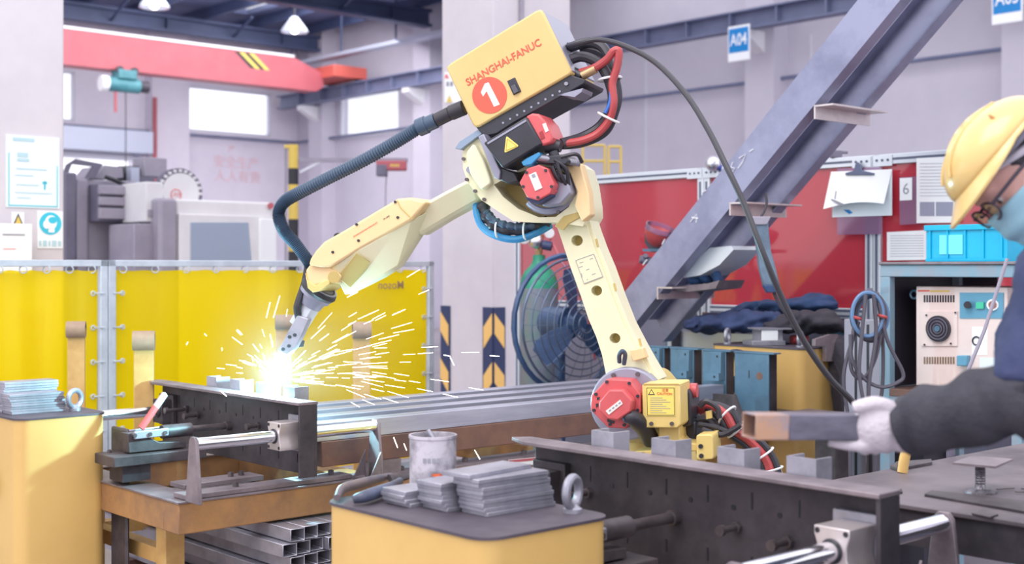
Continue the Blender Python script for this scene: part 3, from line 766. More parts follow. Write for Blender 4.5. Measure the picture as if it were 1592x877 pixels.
# flat bar offcuts piled on the cabinets: every plate its own object
pl0 = None
pm = _mesh('steel_plate', MB().box(-0.095,0.095,-0.04,0.04,0,0.0082), None, 35, m_bare)
def plate(a, b, z, rot, label, group):
    o = bpy.data.objects.new('steel_plate', pm); COL.objects.link(o)
    o.location = ab(a, b, z); o.rotation_euler = (0, 0, HALL + rot); tag(o, label, 'steel plate', group)
    bevel(o, 0.0006, 1)
    return o
ORD = ['first','second','third','fourth','fifth','sixth','seventh','eighth','ninth','tenth','eleventh','twelfth','thirteenth']
def pile(specs, where, group, lean=0.0):
    for a, b, n, jit, nm in specs:
        for k in range(n):
            ra_, rb_, rr_ = [random.uniform(-jit, jit) for _ in range(3)]
            pos = 'lowest' if k == 0 else ('topmost' if k == n-1 else ORD[k] + ' from the bottom')
            plate(a+ra_-lean*k, b+rb_*0.5, ZC + 0.0002 + k*0.0085, rr_*6, 'grey steel plate, %s in the %s on the %s' % (pos, nm, where), group)
pile([(1.775, 1.985, 9, 0.004, 'tall right pile'), (1.742, 2.078, 7, 0.006, 'middle pile'), (1.715, 2.168, 4, 0.006, 'low left pile')],
     'near cabinet', 'steel plates piled on the near cabinet', 0.0025)
plate(1.74, 2.015, ZC + 0.0002 + 9*0.0085, 0.12, 'loose turned steel plate lying across the piles by the paint can', 'steel plates piled on the near cabinet')
pile([(1.735, 4.40, 8, 0.006, 'front pile'), (1.745, 4.49, 12, 0.007, 'tall pile'), (1.74, 4.58, 10, 0.007, 'rear pile')],
     'left cabinet', 'steel plates piled on the left cabinet')

# paint can and pliers on the near cabinet
m_can = mat('stained_tin', (196,190,200), 0.5, col2=(92,88,98), scale=9, lo=0.42, hi=0.62)
cp_ = px(673, 415, 2.87); cz = V((cp_.x, cp_.y, ZC))
can = thing('paint_can', 'dirty white paint can with dark drips behind the plates', 'can', cz)
part('body', MB().lathe([(0.049,0),(0.052,0.003),(0.052,0.118),(0.054,0.12),(0.054,0.126),(0.049,0.126),(0.048,0.1),(0.048,0.095)], cz, (0,0,1), 32), m_can, can)
part('paint_surface', MB().lathe([(0.0478,0.0),(0.0478,0.003)], cz + V((0,0,0.096)), (0,0,1), 32), m_black, can)
part('brush_handle', MB().tube([cz + V((0.01,0.0,0.1)), cz + V((-0.012,0.01,0.135))], 0.005, 8), m_bare, can)
part('orange_mark', MB().loft([[cz + V((math.sin(R(an))*0.0526, -math.cos(R(an))*0.0526, zz)) for an in (2,8,16,24,30)] + [cz + V((math.sin(R(an))*0.0526, -math.cos(R(an))*0.0526, zz-0.006)) for an in (30,24,16,8,2)] for zz in (0.046, 0.0465)]), mat('orange_mark', (226,110,70), 0.6), can)
part('orange_splash', MB().obox(cz + V((-0.045,-0.03,0.006)), (0.004,0.003,0), (0.001,-0.002,0), (0,0,0.007)), MATS['orange_mark'], can)
for k in range(4): part('print_mark', MB().obox(cz + V((-0.015+0.01*k,-0.0525+0.0006*abs(k-1.5),0.075)), (0.0035,0,0), (0,0.0006,0), (0,0,0.005)), m_grey_ink, can)
m_grip = mat('plier_grip', (62,66,84), 0.4, col2=(84,92,116), scale=8)
def zc(x, y, z=ZC): d = (CAMH-z)*FPX/(y-HYP); return px(x, y, d)
pls = thing('welding_pliers', 'pair of pliers with dark blue grips at the cabinet corner', 'pliers', zc(580, 768))
part('grip', MB().tube(smooth_path([zc(549,777,.862), zc(570,771,.868), zc(600,760,.868), zc(622,748,.866)]), lambda t: 0.0085+0.005*math.sin(math.pi*min(1,t*1.15)), 12), m_grip, pls)
part('grip', MB().tube(smooth_path([zc(524,774,.862), zc(533,760,.866), zc(560,752,.868), zc(590,744,.866), zc(608,740,.866)]), lambda t: 0.0075+0.004*math.sin(math.pi*min(1,t*1.15)), 12), mat('plier_grip_worn', (112,98,98), 0.5, col2=(70,72,90), scale=8), pls)
part('jaw', MB().tube(smooth_path([zc(606,745,.864), zc(628,742,.864), zc(650,735,.862)]), lambda t: 0.013-0.007*t, 10, flat=0.6), m_steel, pls)

# ------------------------------------------------------------------ the welding fixtures (left one and near one are alike)
def bolt(mb, p, ax, r=0.008, L=0.012):
    p = V(p); ax = V(ax).normalized(); mb.cyl(p, p+ax*L, r, n=6); mb.cyl(p+ax*L, p+ax*(L+0.002), r*0.55, n=10); return mb
def fixture(da, db, dz, blen, label, clips, pins, near):
    T = HT @ Matrix.Translation((da, db, dz))
    def W(a, b, z): return T @ V((a, b, z))
    b0 = 3.555; b1 = b0 + blen
    t = thing('welding_fixture', label, 'welding fixture', W(2.33, 4.0, 0.60), HALL, 'angle steel welding fixtures')
    w = part('web_plate', MB(T).box(2.325, 2.337, b0, b1, 0.665, 0.9), m_steel2, t, bev=0.002)
    # small slots and holes cut in the web
    k = 0
    for bb in [b0+0.1+0.118*i for i in range(int((blen-0.12)/0.118))]:
        for zz, h in ((0.845, 0.018), (0.715, 0.014)):
            part('slot', MB(T).box(2.3235, 2.3252, bb, bb+0.004, zz-h, zz+h), m_black, w); k += 1
        part('bolt_hole', MB(T).cyl((2.3235, bb+0.05, 0.825), (2.3252, bb+0.05, 0.825), 0.006, n=10), m_black, w)
    part('top_flange', MB().prism([W(*p) for p in ((2.265,b0,0.9),(2.34,b0,0.9),(2.34,b1+0.03,0.9),(2.30,b1+0.06,0.9),(2.265,b1-0.02,0.9))], (0,0,0.01)), m_plate, t, bev=0.002)
    part('end_plate', MB(T).box(2.27, 2.325, b0, b0+0.01, 0.665, 0.9), m_steel2, t)
    for bb in clips:                                   # folded channel clips that take the tube ends
        c = part('tube_clip', MB(T).box(2.345, 2.351, bb-0.036, bb+0.036, 0.86, 0.945), m_bare, t)
        part('clip_leg', MB(T).box(2.351, 2.40, bb-0.036, bb-0.030, 0.86, 0.945), m_bare, c)
        part('clip_leg', MB(T).box(2.351, 2.40, bb+0.030, bb+0.036, 0.86, 0.945), m_bare, c)
    for bb, zz, L in pins:
        pn = part('pin_bolt', MB(T).cyl((2.325, bb, zz), (2.325-L, bb, zz), 0.007, n=12), m_bolt, t)
        part('pin_head', MB(T).cyl((2.325-L, bb, zz), (2.325-L-0.012, bb, zz), 0.0115, n=16), m_bolt, pn)
        part('pin_nut', MB(T).cyl((2.325, bb, zz), (2.315, bb, zz), 0.013, n=6), m_bolt, pn)
    # two guide shafts in bearing blocks; the near one carries the big aluminium block
    for bb, first in ((3.625, True), (b1-0.07, False)):
        a_s, a_e = (1.93, 2.62) if first else (1.93, 2.34)
        part('guide_shaft', MB(T).cyl((a_s, bb, 0.80), (a_e, bb, 0.80), 0.0195, n=28), m_shaft, t)
        bl = MB(T); zc_ = 0.80
        blk = [(-0.05,-0.045),(0.05,-0.045),(0.05,-0.03),(0.042,-0.012),(0.042,0.012),(0.05,0.03),(0.05,0.045),(-0.05,0.045),(-0.05,0.03),(-0.042,0.012),(-0.042,-0.012),(-0.05,-0.03)]
        bl.loft([[V((a, bb+u*0.78, zc_+v)) for u, v in blk] for a in ((2.215,2.305) if first else (2.27,2.31))])
        bk = part('bearing_block', bl, m_bear if first else m_steel2, t, bev=0.002)
        part('bearing_bore', MB(T).torus((2.214 if first else 2.269, bb, zc_), (1,0,0), 0.0215, 0.003, 24, 6), m_black, bk)
        for su, sv in ((-1,-1),(1,-1),(1,1),(-1,1)):
            part('block_screw', MB(T).cyl((2.214 if first else 2.269, bb+su*0.031, zc_+sv*0.036), (2.2155 if first else 2.271, bb+su*0.031, zc_+sv*0.036), 0.0055, n=10), m_black, bk)
        part('mount_plate', MB(T).box(2.306, 2.3245, bb-0.052, bb+0.06, 0.742, 0.862), m_bare if first else m_steel2, t, bev=0.003)
        # tapered shaft pedestals
        for a in ((a_s, a_e) if first else (a_s,)):
            s_ = MB(T)
            for pa in (a-0.004,):
                s_.prism([(pa, bb-0.045, 0.617), (pa, bb+0.045, 0.617), (pa, bb+0.02, 0.812), (pa, bb+0.012, 0.822), (pa, bb-0.012, 0.822), (pa, bb-0.02, 0.812)], (0.012,0,0)) if False else None
            q = [(bb-0.045,0.617),(bb+0.045,0.617),(bb+0.022,0.81),(bb+0.012,0.823),(bb-0.012,0.823),(bb-0.022,0.81)]
            s_.loft([[V((a-0.006, u, v)) for u, v in q], [V((a+0.006, u, v)) for u, v in q]])
            pd = part('shaft_pedestal', s_, m_plate, t, bev=0.002)
            if first and a == a_e:
                part('pedestal_foot', MB(T).box(a-0.06, a+0.07, bb-0.06, bb+0.05, 0.617, 0.627), m_plate, pd)
                for g in (-0.045, 0.045):
                    part('gusset', MB().prism([W(a-0.008, bb+g, 0.627), W(a-0.055, bb+g, 0.627), W(a-0.008, bb+g, 0.715)], (T.to_3x3() @ V((0,0.006,0)))), m_plate, pd)
                part('clamp_screw', bolt(MB(), W(a-0.03, bb, 0.627), (0,0,1), 0.012, 0.05), m_bolt, pd)
    # toggle clamp: base, toggle links, sleeve, plunger, handle
    cb_ = 4.10
    base = part('clamp_base_block', MB(T).box(1.86, 2.2, cb_-0.06, cb_+0.09, 0.685, 0.72), m_steel, t, bev=0.003)
    for a in (1.9, 2.15): part('base_bolt', bolt(MB(), W(a, cb_+0.06, 0.72), (0,0,1), 0.009, 0.008), m_bolt, base)
    part('block_spacer', MB(T).box(1.9, 2.0, cb_-0.04, cb_+0.06, 0.63, 0.685), m_steel2, base)
    tc = part('toggle_clamp', MB().prism([W(1.93,cb_-0.025,0.724), W(2.14,cb_-0.025,0.724), W(2.14,cb_-0.025,0.745), W(2.04,cb_-0.025,0.75), W(1.97,cb_-0.025,0.79), W(1.925,cb_-0.025,0.79)], T.to_3x3() @ V((0,0.05,0))), m_steel, t, bev=0.002, label='dark toggle clamp body')
    part('sleeve', MB(T).cyl((2.06,cb_,0.782), (2.17,cb_,0.782), 0.023, n=20), m_steel, tc)
    part('plunger', MB(T).cyl((2.17,cb_,0.782), (2.325,cb_,0.782), 0.012, n=16), m_bolt, tc)
    part('plunger_head', MB(T).cyl((2.305,cb_,0.782), (2.325,cb_,0.782), 0.017, n=16), m_bolt, tc)
    part('link', MB().beam(W(1.945,cb_-0.03,0.782), W(2.07,cb_-0.03,0.785), 0.012, 0.026), m_bare, tc, bev=0.003)
    part('link', MB().beam(W(1.945,cb_+0.03,0.782), W(2.07,cb_+0.03,0.785), 0.012, 0.026), m_bare, tc, bev=0.003)
    for a in (1.945, 2.0, 2.055): part('link_pin', MB(T).cyl((a,cb_-0.04,0.783), (a,cb_+0.04,0.783), 0.007, n=12), m_bolt, tc)
    if not near:
        h0, h1 = W(1.985,cb_,0.80), W(2.075,cb_,0.915)
        hd = part('handle', MB().tube([h0, h0.lerp(h1,0.3), h0.lerp(h1,0.62)], 0.0125, 12, flat=0.7), m_redgrip, tc, label='red and grey handle grip')
        part('handle_tip', MB().tube([h0.lerp(h1,0.6), h0.lerp(h1,0.9), h0.lerp(h1,0.97), h1], lambda q: 0.0128 if q < 0.8 else 0.0128*(1-(q-0.8)*3.2), 12, flat=0.7), m_greygrip, hd)
    else:
        h0, h1 = W(2.0,cb_,0.79), W(1.86,cb_,0.80)
        part('handle', MB().tube([h0, h0.lerp(h1,0.5), h1], 0.0125, 12, flat=0.7), m_redgrip, tc)
    # loose base plates with bolts
    for a0_, a1_, bb0, bb1 in ((1.93,2.56,3.68,3.76), (2.02,2.32,3.86,3.96)):
        bp_ = part('base_plate', MB(T).box(a0_, a1_, bb0, bb1, 0.618, 0.634), m_plate, t, bev=0.002)
        for a in (a0_+0.06, a0_+0.2, a1_-0.06):
            part('base_bolt', bolt(MB(), W(a, (bb0+bb1)/2, 0.634), (0,0,1), 0.011, 0.014), m_bolt, bp_)
    return t
clipsB = [3.74, 3.92, 4.10, 4.27]
fixture(0, 0, 0, 1.065, 'dark welding fixture under the torch with toggle clamp and red-grey handle', clipsB,
        [(4.33,0.80,0.05), (4.42,0.815,0.08), (3.9,0.80,0.04)], False)
fixture(-0.165, -2.235, 0.018, 1.0, 'dark welding fixture in the right foreground with polished shaft and bearing block',
        [3.785, 3.965, 4.155, 4.345], [(3.80,0.775,0.05), (3.93,0.785,0.05), (4.37,0.80,0.06)], True)

# ------------------------------------------------------------------ tables under the fixtures
def table(a0, a1, b0, b1, label):
    t = thing('fixture_table', label, 'table', ab((a0+a1)/2, (b0+b1)/2, 0), HALL, 'rusty yellow fixture tables')
    z0, z1 = 0.515, 0.612
    for bb in (b0, b1-0.1): part('long_rail', MB(HT).box(a0, a1, bb, bb+0.1, z0, z1), m_rust, t, bev=0.004)
    for aa in (a0, a0+0.7, (a0+a1)/2+0.2, a1-0.1): part('cross_rail', MB(HT).box(aa+0.001, aa+0.101, b0+0.1, b1-0.1, z0, z1), m_rust, t, bev=0.004)
    for bb in (b0-0.004, b1-0.11): part('edge_plate', MB(HT).box(a0-0.004, a1, bb, bb+0.115, z1, z1+0.005), m_plate, t)
    part('end_plate', MB(HT).box(a0-0.004, a0+0.11, b0+0.112, b1-0.111, z1, z1+0.005), m_plate, t)
    for aa in (a0+0.08, a1-0.16):
        for bb in (b0+0.28, b1-0.06):
            part('leg', MB(HT).box(aa, aa+0.07, bb-0.035, bb+0.035, 0.0, z0), m_ochre, t, bev=0.003)
        part('stretcher', MB(HT).box(aa+0.01, aa+0.06, b0+0.3, b1-0.1, 0.36, 0.41), m_ochre, t)
    part('long_stretcher', MB(HT).box(a0+0.15, a1-0.15, b1-0.09, b1-0.03, 0.36, 0.41), m_ochre, t)
    for k in range(int((a1-a0)/0.32)):
        a = a0+0.9+0.3*k
        if a < a1-0.1: part('edge_bolt', bolt(MB(), ab(a, b0+0.05, z1+0.005), (0,0,1), 0.012, 0.014), m_bolt, t)
    return t
table(1.9, 4.9, 3.667, 4.62, 'long rusty yellow steel table under the left welding fixture and tubes')
table(1.78, 2.6, 1.42, 2.42, 'short rusty yellow steel table under the near welding fixture')
lb = [onB(x, y, 3.659) for x, y in ((790,727),(832,722),(832,711),(790,715))]
lt_ = thing('warning_label', 'small white label with red heading on the table rail', 'label', lb[0], HALL)
part('sheet', MB().prism(lb, -UB*0.002), m_paper, lt_, smooth=0)
part('red_heading', MB().prism([lb[3].lerp(lb[0],0.05)-UB*0.003, lb[2].lerp(lb[1],0.05)-UB*0.003, lb[2].lerp(lb[1],0.4)-UB*0.003, lb[3].lerp(lb[0],0.4)-UB*0.003], -UB*0.0005), m_redpaint, lt_, smooth=0)
# end upright of the left table (dark flat plate beside the cabinet)
solo('stop_plate', MB(HT).box(1.94, 1.955, 4.12, 4.24, 0.0, 0.80), m_steel, 'dark upright steel plate between the left cabinet and the table', 'plate', bev=0.02)
# rusty support beams under the tubes
sb = thing('support_beam', 'rusty brown beam carrying the long steel tubes', 'beam', ab(3.5, 3.73, 0.617), HALL)
part('beam_body', MB(HT).box(2.45, 4.55, 3.70, 3.76, 0.665, 0.752), m_rust2, sb, bev=0.003)
for a in (2.7, 3.5, 4.3): part('foot', MB(HT).box(a, a+0.08, 3.69, 3.77, 0.617, 0.665), m_plate, sb)
sb2 = thing('support_beam', 'rusty brown beam under the far side of the long tubes', 'beam', ab(3.5, 4.3, 0.617), HALL)
part('beam_body', MB(HT).box(2.45, 4.55, 4.27, 4.33, 0.665, 0.752), m_rust2, sb2, bev=0.003)
for a in (2.7, 3.5, 4.3): part('foot', MB(HT).box(a, a+0.08, 4.26, 4.34, 0.617, 0.665), m_plate, sb2)

def hollow(mb, p0, p1, w, h, t, side, up):
    """rectangular hollow section from p0 to p1"""
    p0, p1, side, up = V(p0), V(p1), V(side).normalized(), V(up).normalized()
    def loop(p, k): return [p + side*(sx*(w/2-k)) + up*(sy*(h/2-k)) for sx, sy in ((-1,-1),(1,-1),(1,1),(-1,1))]
    o0, o1, i0, i1 = loop(p0,0), loop(p1,0), loop(p0,t), loop(p1,t)
    mb.loft([o0, o1, i1, i0], False, False, True); return mb
tl = ['nearest the robot', 'second from the robot', 'third from the robot', 'farthest from the robot']
for i, bb in enumerate(clipsB):
    solo('long_steel_tube', hollow(MB(), ab(2.36,bb+0.0,0.784), ab(4.62,bb+0.0,0.784), 0.07, 0.062, 0.004, UB, (0,0,1)), m_tube,
         'long square steel tube on the table, %s' % tl[i], 'steel tube', 'long tubes laid across the table', bev=0.004, rotz=HALL)
# bundle of short channel tubes under the table, hollow ends towards the camera
tm0 = _mesh('stock_tube', hollow(MB(), V((0,0,0)), V((0,1.4,0)), 0.054, 0.042, 0.003, (1,0,0), (0,0,1)), None, 35, m_bare)
rows = ['bottom', 'second', 'third', 'fourth', 'fifth', 'top']; colsn = ['first', 'second', 'third', 'fourth', 'fifth', 'sixth', 'seventh']
for r_ in range(6):
    for c_ in range(7):
        o = bpy.data.objects.new('stock_tube', tm0); COL.objects.link(o)
        o.location = ab(2.23+0.058*c_+0.029*(r_ % 2), 3.55+0.012*((r_*3+c_) % 3), 0.2575+0.0455*r_); o.rotation_euler = (0, 0, HALL)
        tag(o, 'hollow steel tube in the bundle under the table, %s row, %s from the left' % (rows[r_], colsn[c_]), 'steel tube', 'tube bundle under the left table')
        bevel(o, 0.002, 1)
bd = thing('bundle_bearer', 'timber-coloured bearer carrying the tube bundle under the table', 'bearer', ab(2.3, 3.9, 0))
for bb in (3.75, 4.6): part('bearer_block', MB(HT).box(2.18, 2.68, bb, bb+0.1, 0.0, 0.236), m_rust2, bd)

# ------------------------------------------------------------------ worker's steel table on the right
m_ttop = mat('table_top_steel', (120,110,116), 0.5, metal=0.3, col2=(86,78,84), scale=4, lo=0.38, hi=0.66, bump=0.06)
wt_ = thing('work_table', 'dark scarred steel work table at the lower right', 'table', ab(2.9, 1.0, 0), HALL)
za = 0.835
part('top', MB(HT).box(2.5, 3.75, -0.1, 1.8, za-0.012, za), m_ttop, wt_, bev=0.003)
part('front_apron', MB(HT).box(2.51, 2.56, -0.1, 1.8, za-0.09, za-0.012), m_steel2, wt_)
part('side_apron', MB(HT).box(2.56, 3.75, 1.74, 1.79, za-0.09, za-0.012), m_steel2, wt_)
for a, b in ((2.56,1.62),(2.56,0.0),(3.62,1.62),(3.62,0.0)):
    part('leg', MB(HT).box(a, a+0.08, b, b+0.08, 0, za-0.09), m_steel2, wt_)
part('lower_cabinet', MB(HT).box(2.7, 3.55, 0.2, 1.3, 0.1, 0.68), mat('grey_locker', (120,122,140), 0.5, col2=(104,106,124), scale=4), wt_, bev=0.01)
def tz(x, y, z=za): return zc(x, y, z)
def slab(name, pts, z, th, m, label, cat):
    return solo(name, MB().prism([tz(x, y, z) for x, y in pts], (0,0,th)), m, label, cat, bev=0.001)
slab('flat_bar', [(1384,729),(1394,722),(1448,718),(1449,723),(1396,733)], za, 0.008, m_steel, 'small dark flat bar at the back edge of the work table', 'steel bar')
slab('steel_nut', [(1395,724),(1402,723),(1404,726),(1397,727)], za+0.0085, 0.01, m_bolt, 'small square nut lying on the dark flat bar', 'nut')
slab('steel_sheet', [(1437,772),(1448,766),(1592,782),(1640,800),(1600,800)], za, 0.006, m_steel, 'long dark steel sheet at the front of the work table', 'steel sheet')
slab('steel_offcut', [(1385,767),(1402,762),(1403,768)], za, 0.004, m_steel2, 'small triangular offcut near the fixture flange', 'steel sheet')
slab('loose_strip', [(1510,800),(1530,795),(1552,802),(1540,806)], za-0.0, 0.004, m_bolt, 'short loose steel strip on the table front edge', 'steel strip')
st = thing('threaded_stand', 'spatter-covered bolt stand carrying a small steel plate', 'stand', tz(1524, 766))
sp_ = tz(1524, 766)
m_zinc = mat('spattered_zinc', (150,146,154), 0.35, metal=0.6, col2=(90,86,94), scale=40, bump=0.5, bscale=90)
part('thread', MB().lathe([(0.02,0.0),(0.013,0.008),(0.011,0.02)] + [(0.0105+0.0018*(i % 2), 0.02+0.003*i) for i in range(14)], sp_, (0,0,1), 16), m_zinc, st)
part('base_washer', MB().lathe([(0.036,0.0),(0.036,0.004),(0.02,0.009)], sp_, (0,0,1), 20), m_zinc, st)
tp = sp_ + V((0,0,0.064))
part('top_plate', MB(Matrix.Translation(tp) @ Matrix.Rotation(HALL+0.2, 4, 'Z')).box(-0.04,0.10,-0.045,0.05,0,0.005), m_plate, st)
for k in range(3):
    q = sp_ + V(((0.045,0.075,0.105)[k], (0.02,-0.01,0.03)[k], 0.004)); an = random.uniform(-0.5,0.5)
    solo('weld_rod', MB().cyl(q, q + V((0.05*math.cos(an), 0.05*math.sin(an), 0.0)), 0.0016, n=6), m_bolt,
         ['thin rod stub lying nearest the foot of the threaded stand', 'thin rod stub lying midway along the dark steel sheet', 'thin rod stub lying farthest right of the threaded stand'][k], 'rod', 'rod stubs on the work table')
# ================================================================== the welding robot
m_ry = mat('robot_yellow', (228,202,128), 0.4, col2=(222,194,118), scale=4)
m_rarctint = mat('robot_arm_arc_tint', (234,228,194), 0.4, col2=(228,222,186), scale=4)  # robot yellow paled towards mint: arc light put into the arm colour
m_rtan = mat('robot_cover_yellow', (238,206,156), 0.42, col2=(232,198,146), scale=4)
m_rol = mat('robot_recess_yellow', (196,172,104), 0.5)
m_rred = mat('motor_red', (208,92,96), 0.4, col2=(200,86,90), scale=6)
m_rblk = mat('motor_black', (50,50,60), 0.4, col2=(40,40,48), scale=8)
m_rgrey = mat('gearbox_grey', (150,150,168), 0.4, metal=0.3)
m_rubber = mat('black_rubber', (52,50,58), 0.45)
m_hose_b = mat('conduit_arc_tint', (66,84,106), 0.3)  # black conduit, cyan arc light partly put into its blue-grey colour
m_hose_r = mat('red_hose', (178,72,74), 0.4)
m_hose_bl = mat('blue_hose', (60,110,190), 0.4)
m_tie = mat('cable_tie_white', (232,232,236), 0.5)
m_label = mat('label_white', (230,226,220), 0.5)
m_cover = mat('feeder_cover_yellow', (216,188,126), 0.42, col2=(210,180,118), scale=3)
m_redprint = mat('cover_red_print', (220,92,72), 0.5)
m_signy = mat('sign_yellow', (240,216,110), 0.5)
RTH = R(20)
RN = V((-math.sin(RTH), -math.cos(RTH), 0)); RE = V((-math.cos(RTH), math.sin(RTH), 0))   # towards camera-left; along the arm
R0 = px(957, 625, 4.05)
def rp(x, y, off=0.0): return on_plane(x, y, R0 + RN*off, RN)
def rpoly(pts, off): return [rp(x, y, off) for x, y in pts]
def rprism(pts, f, b):
    """outline seen at offset f in front of the arm plane, extruded straight back to offset b"""
    return MB().prism(rpoly(pts, f), RN*(b-f))
def circ(cx, cy, r, n=20, r2=None):
    r2 = r if r2 is None else r2
    return [(cx + r*math.cos(2*math.pi*i/n), cy + r2*math.sin(2*math.pi*i/n)) for i in range(n)]
def roundpoly(pts, k=0.22, n=3):
    out = []
    for i, p in enumerate(pts):
        p = V((p[0], p[1], 0)); a = V((*pts[i-1], 0)); b = V((*pts[(i+1) % len(pts)], 0))
        q0 = p.lerp(a, k); q1 = p.lerp(b, k)
        for j in range(n+1):
            t = j/n; s = q0*(1-t)**2 + p*2*t*(1-t) + q1*t*t; out.append((s.x, s.y))
    return out
base_p = rp(1000, 700, -0.16)
rob = thing('welding_robot', 'six-axis pale yellow welding robot with red motors and wire feeder', 'robot', V((base_p.x, base_p.y, 0)))

# pedestal, base casting and turret
bz = V((base_p.x, base_p.y, 0))
Tb = Matrix.Translation(bz) @ Matrix.Rotation(math.atan2(RN.y, RN.x) + math.pi/2, 4, 'Z')
part('pedestal', MB(Tb).box(-0.2, 0.2, -0.2, 0.2, 0.0, 0.42), mat('pedestal_yellow', (214,170,60), 0.5), rob, bev=0.01)
bc = part('base_casting', MB(Tb).box(-0.17, 0.17, -0.18, 0.18, 0.42, 0.66), m_ry, rob, bev=0.02)
part('base_flange', MB(Tb).box(-0.23, 0.23, -0.23, 0.23, 0.42, 0.45), m_ry, bc, bev=0.004)
part('turret', MB(Tb).lathe([(0.17,0.66),(0.175,0.7),(0.16,0.78),(0.12,0.84)], V((0,0.02,0)), (0,0,1), 28), m_ry, rob)
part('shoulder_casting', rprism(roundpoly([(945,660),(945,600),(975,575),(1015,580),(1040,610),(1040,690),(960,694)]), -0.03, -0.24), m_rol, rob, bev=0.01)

# lower arm with three blind holes, data plate and ribs
outer = [(862,342),(872,370),(888,419),(903,460),(915,496),(927,524),(936,552),(944,592),(950,632),(1000,640),(1016,590),(1000,562),(985,535),(968,502),(952,461),(936,416),(924,385),(913,352),(908,330),(890,322)]
holes = [circ(897,374,9,18,8.5), circ(927.5,452,8.5,18,8), circ(956,526,8.5,18,8)]
la = part('lower_arm', MB().plate_holes(rpoly(outer, 0.06), [rpoly(h, 0.06) for h in holes], RN*-0.10, 0.55), m_rarctint, rob)
bevel(la, 0.004, 2, 50)
for hx, hy in ((897,374),(927.5,452),(956,526)):
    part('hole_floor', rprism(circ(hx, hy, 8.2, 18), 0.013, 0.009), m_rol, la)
part('rib', rprism([(905,330),(913,328),(921,356),(932,386),(944,414),(960,459),(976,500),(993,533),(1008,560),(1026,590),(1018,594),(1000,565),(985,538),(968,505),(952,464),(936,419),(924,388),(913,355)], 0.05, -0.05), m_rarctint, la, bev=0.002)
for x, y in ((927,378),(955,447),(994,533)):
    part('rib_slot', rprism([(x-2,y-6),(x+1,y-7),(x+4,y+5),(x+1,y+6)], 0.0525, 0.049), m_rol, la)
pl_ = [(895,405),(923,395),(937,430),(908,441)]
dp = part('data_plate', rprism(pl_, 0.062, 0.0595), m_rarctint, la)
fr_ = [((895,405),(923,395)),((923,395),(937,430)),((937,430),(908,441)),((908,441),(895,405)),((901,409),(907,407)),((900,416),(906,414)),((917,403),(922,401)),((911,420),(916,418)),((904,425),(905,431)),((920,427),(926,425)),((912,435),(914,434))]
for (x0,y0),(x1,y1) in fr_:
    part('print_line', MB().cyl(rp(x0,y0,0.0623), rp(x1,y1,0.0623), 0.0011, n=4), m_grey_ink, dp)
part('cable_bracket', rprism([(978,545),(998,541),(1004,556),(984,562)], 0.09, 0.05), m_rtan, la, bev=0.002)
part('cable_clip', MB().tube(smooth_path([rp(963,563,0.08), rp(963,552,0.1), rp(968,546,0.11), rp(972,552,0.1), rp(970,566,0.08)]), 0.007, 8), m_hose_b, la)

# shoulder motor
part('gear_housing', rprism(circ(974,628,57,36), 0.09, -0.02), m_rgrey, rob, bev=0.006)
for an in (-115, -70, -40, 200, -10):
    part('housing_bolt', rprism(circ(974+49*math.cos(R(an)), 628+49*math.sin(R(an)), 3.5, 8), 0.096, 0.089), m_bolt, rob)
oc = [(919,615),(944,589),(978,591),(996,613),(996,641),(973,667),(945,665),(918,638)]
mo = part('shoulder_motor', rprism(oc, 0.17, 0.085), m_rred, rob, bev=0.004)
oi = [(931,625),(946.5,606),(968,606),(983,623),(981,640),(960,654),(944,652),(931,638)]
part('motor_cap', rprism(oi, 0.215, 0.168), m_rred, mo, bev=0.005)
part('motor_label', rprism([(941.5,639),(964,621.5),(968,628),(946.5,645)], 0.217, 0.2145), m_label, mo)
for k in range(4):
    part('label_line', rprism([(946+5*k,638.5-3.8*k),(949+5*k,636.2-3.8*k),(950.5+5*k,638-3.8*k),(947.5+5*k,640.4-3.8*k)], 0.2176, 0.2168), m_grey_ink, mo)
for x, y in ((926,613),(943,594),(978,596),(991,616),(991,638),(970,661),(948,660),(923,638)):
    part('motor_screw', rprism(circ(x,y,2.6,8), 0.174, 0.169), m_rblk, mo)
for q in ([(928,618),(932,617),(932,621),(928,622)], [(926,628),(930,627),(930,632),(927,634)], [(944,651),(956,655),(954,659),(944,656)]):
    part('motor_slot', rprism(q, 0.1715, 0.169), m_rblk, mo)
part('motor_connector', MB().tube(smooth_path([rp(973,648,0.19), rp(984,650,0.19), rp(1000,664,0.14), rp(1012,684,0.08)]), lambda t: 0.017+0.010*min(1, t*2), 12), m_rubber, rob)
part('motor_connector_nut', MB().cyl(rp(970,651,0.19), rp(979,647,0.19), 0.016, n=10), mat('connector_blue', (84,110,150), 0.4), rob)

# terminal box with caution sticker, neck and floor brackets
tb = part('terminal_box', rprism([(998,598),(1057,598),(1059,660),(1053,666),(999,665)], 0.17, 0.03), m_ry, rob, bev=0.004)
part('box_lid', MB().prism(rpoly([(999,598),(1057,598),(1054,596),(1002,596)], 0.172), RN*-0.14), m_ry, tb)
stk = part('caution_sticker', rprism([(1004,601.5),(1049,601.5),(1050,647),(1005,647)], 0.172, 0.169), m_signy, tb)
for q in (((1005.5,603),(1048,603)),((1048,603),(1048.5,645.5)),((1048.5,645.5),(1006.5,645.5)),((1006.5,645.5),(1005.5,603))):
    part('sticker_border', MB().cyl(rp(*q[0],0.1724), rp(*q[1],0.1724), 0.0009, n=4), m_dark, stk)
part('warning_triangle', rprism([(1007.5,614),(1018,614),(1012.7,605)], 0.1728, 0.1718), m_dark, stk)
part('triangle_fill', rprism([(1009.3,612.9),(1016.2,612.9),(1012.7,606.9)], 0.1732, 0.1724), m_signy, stk)
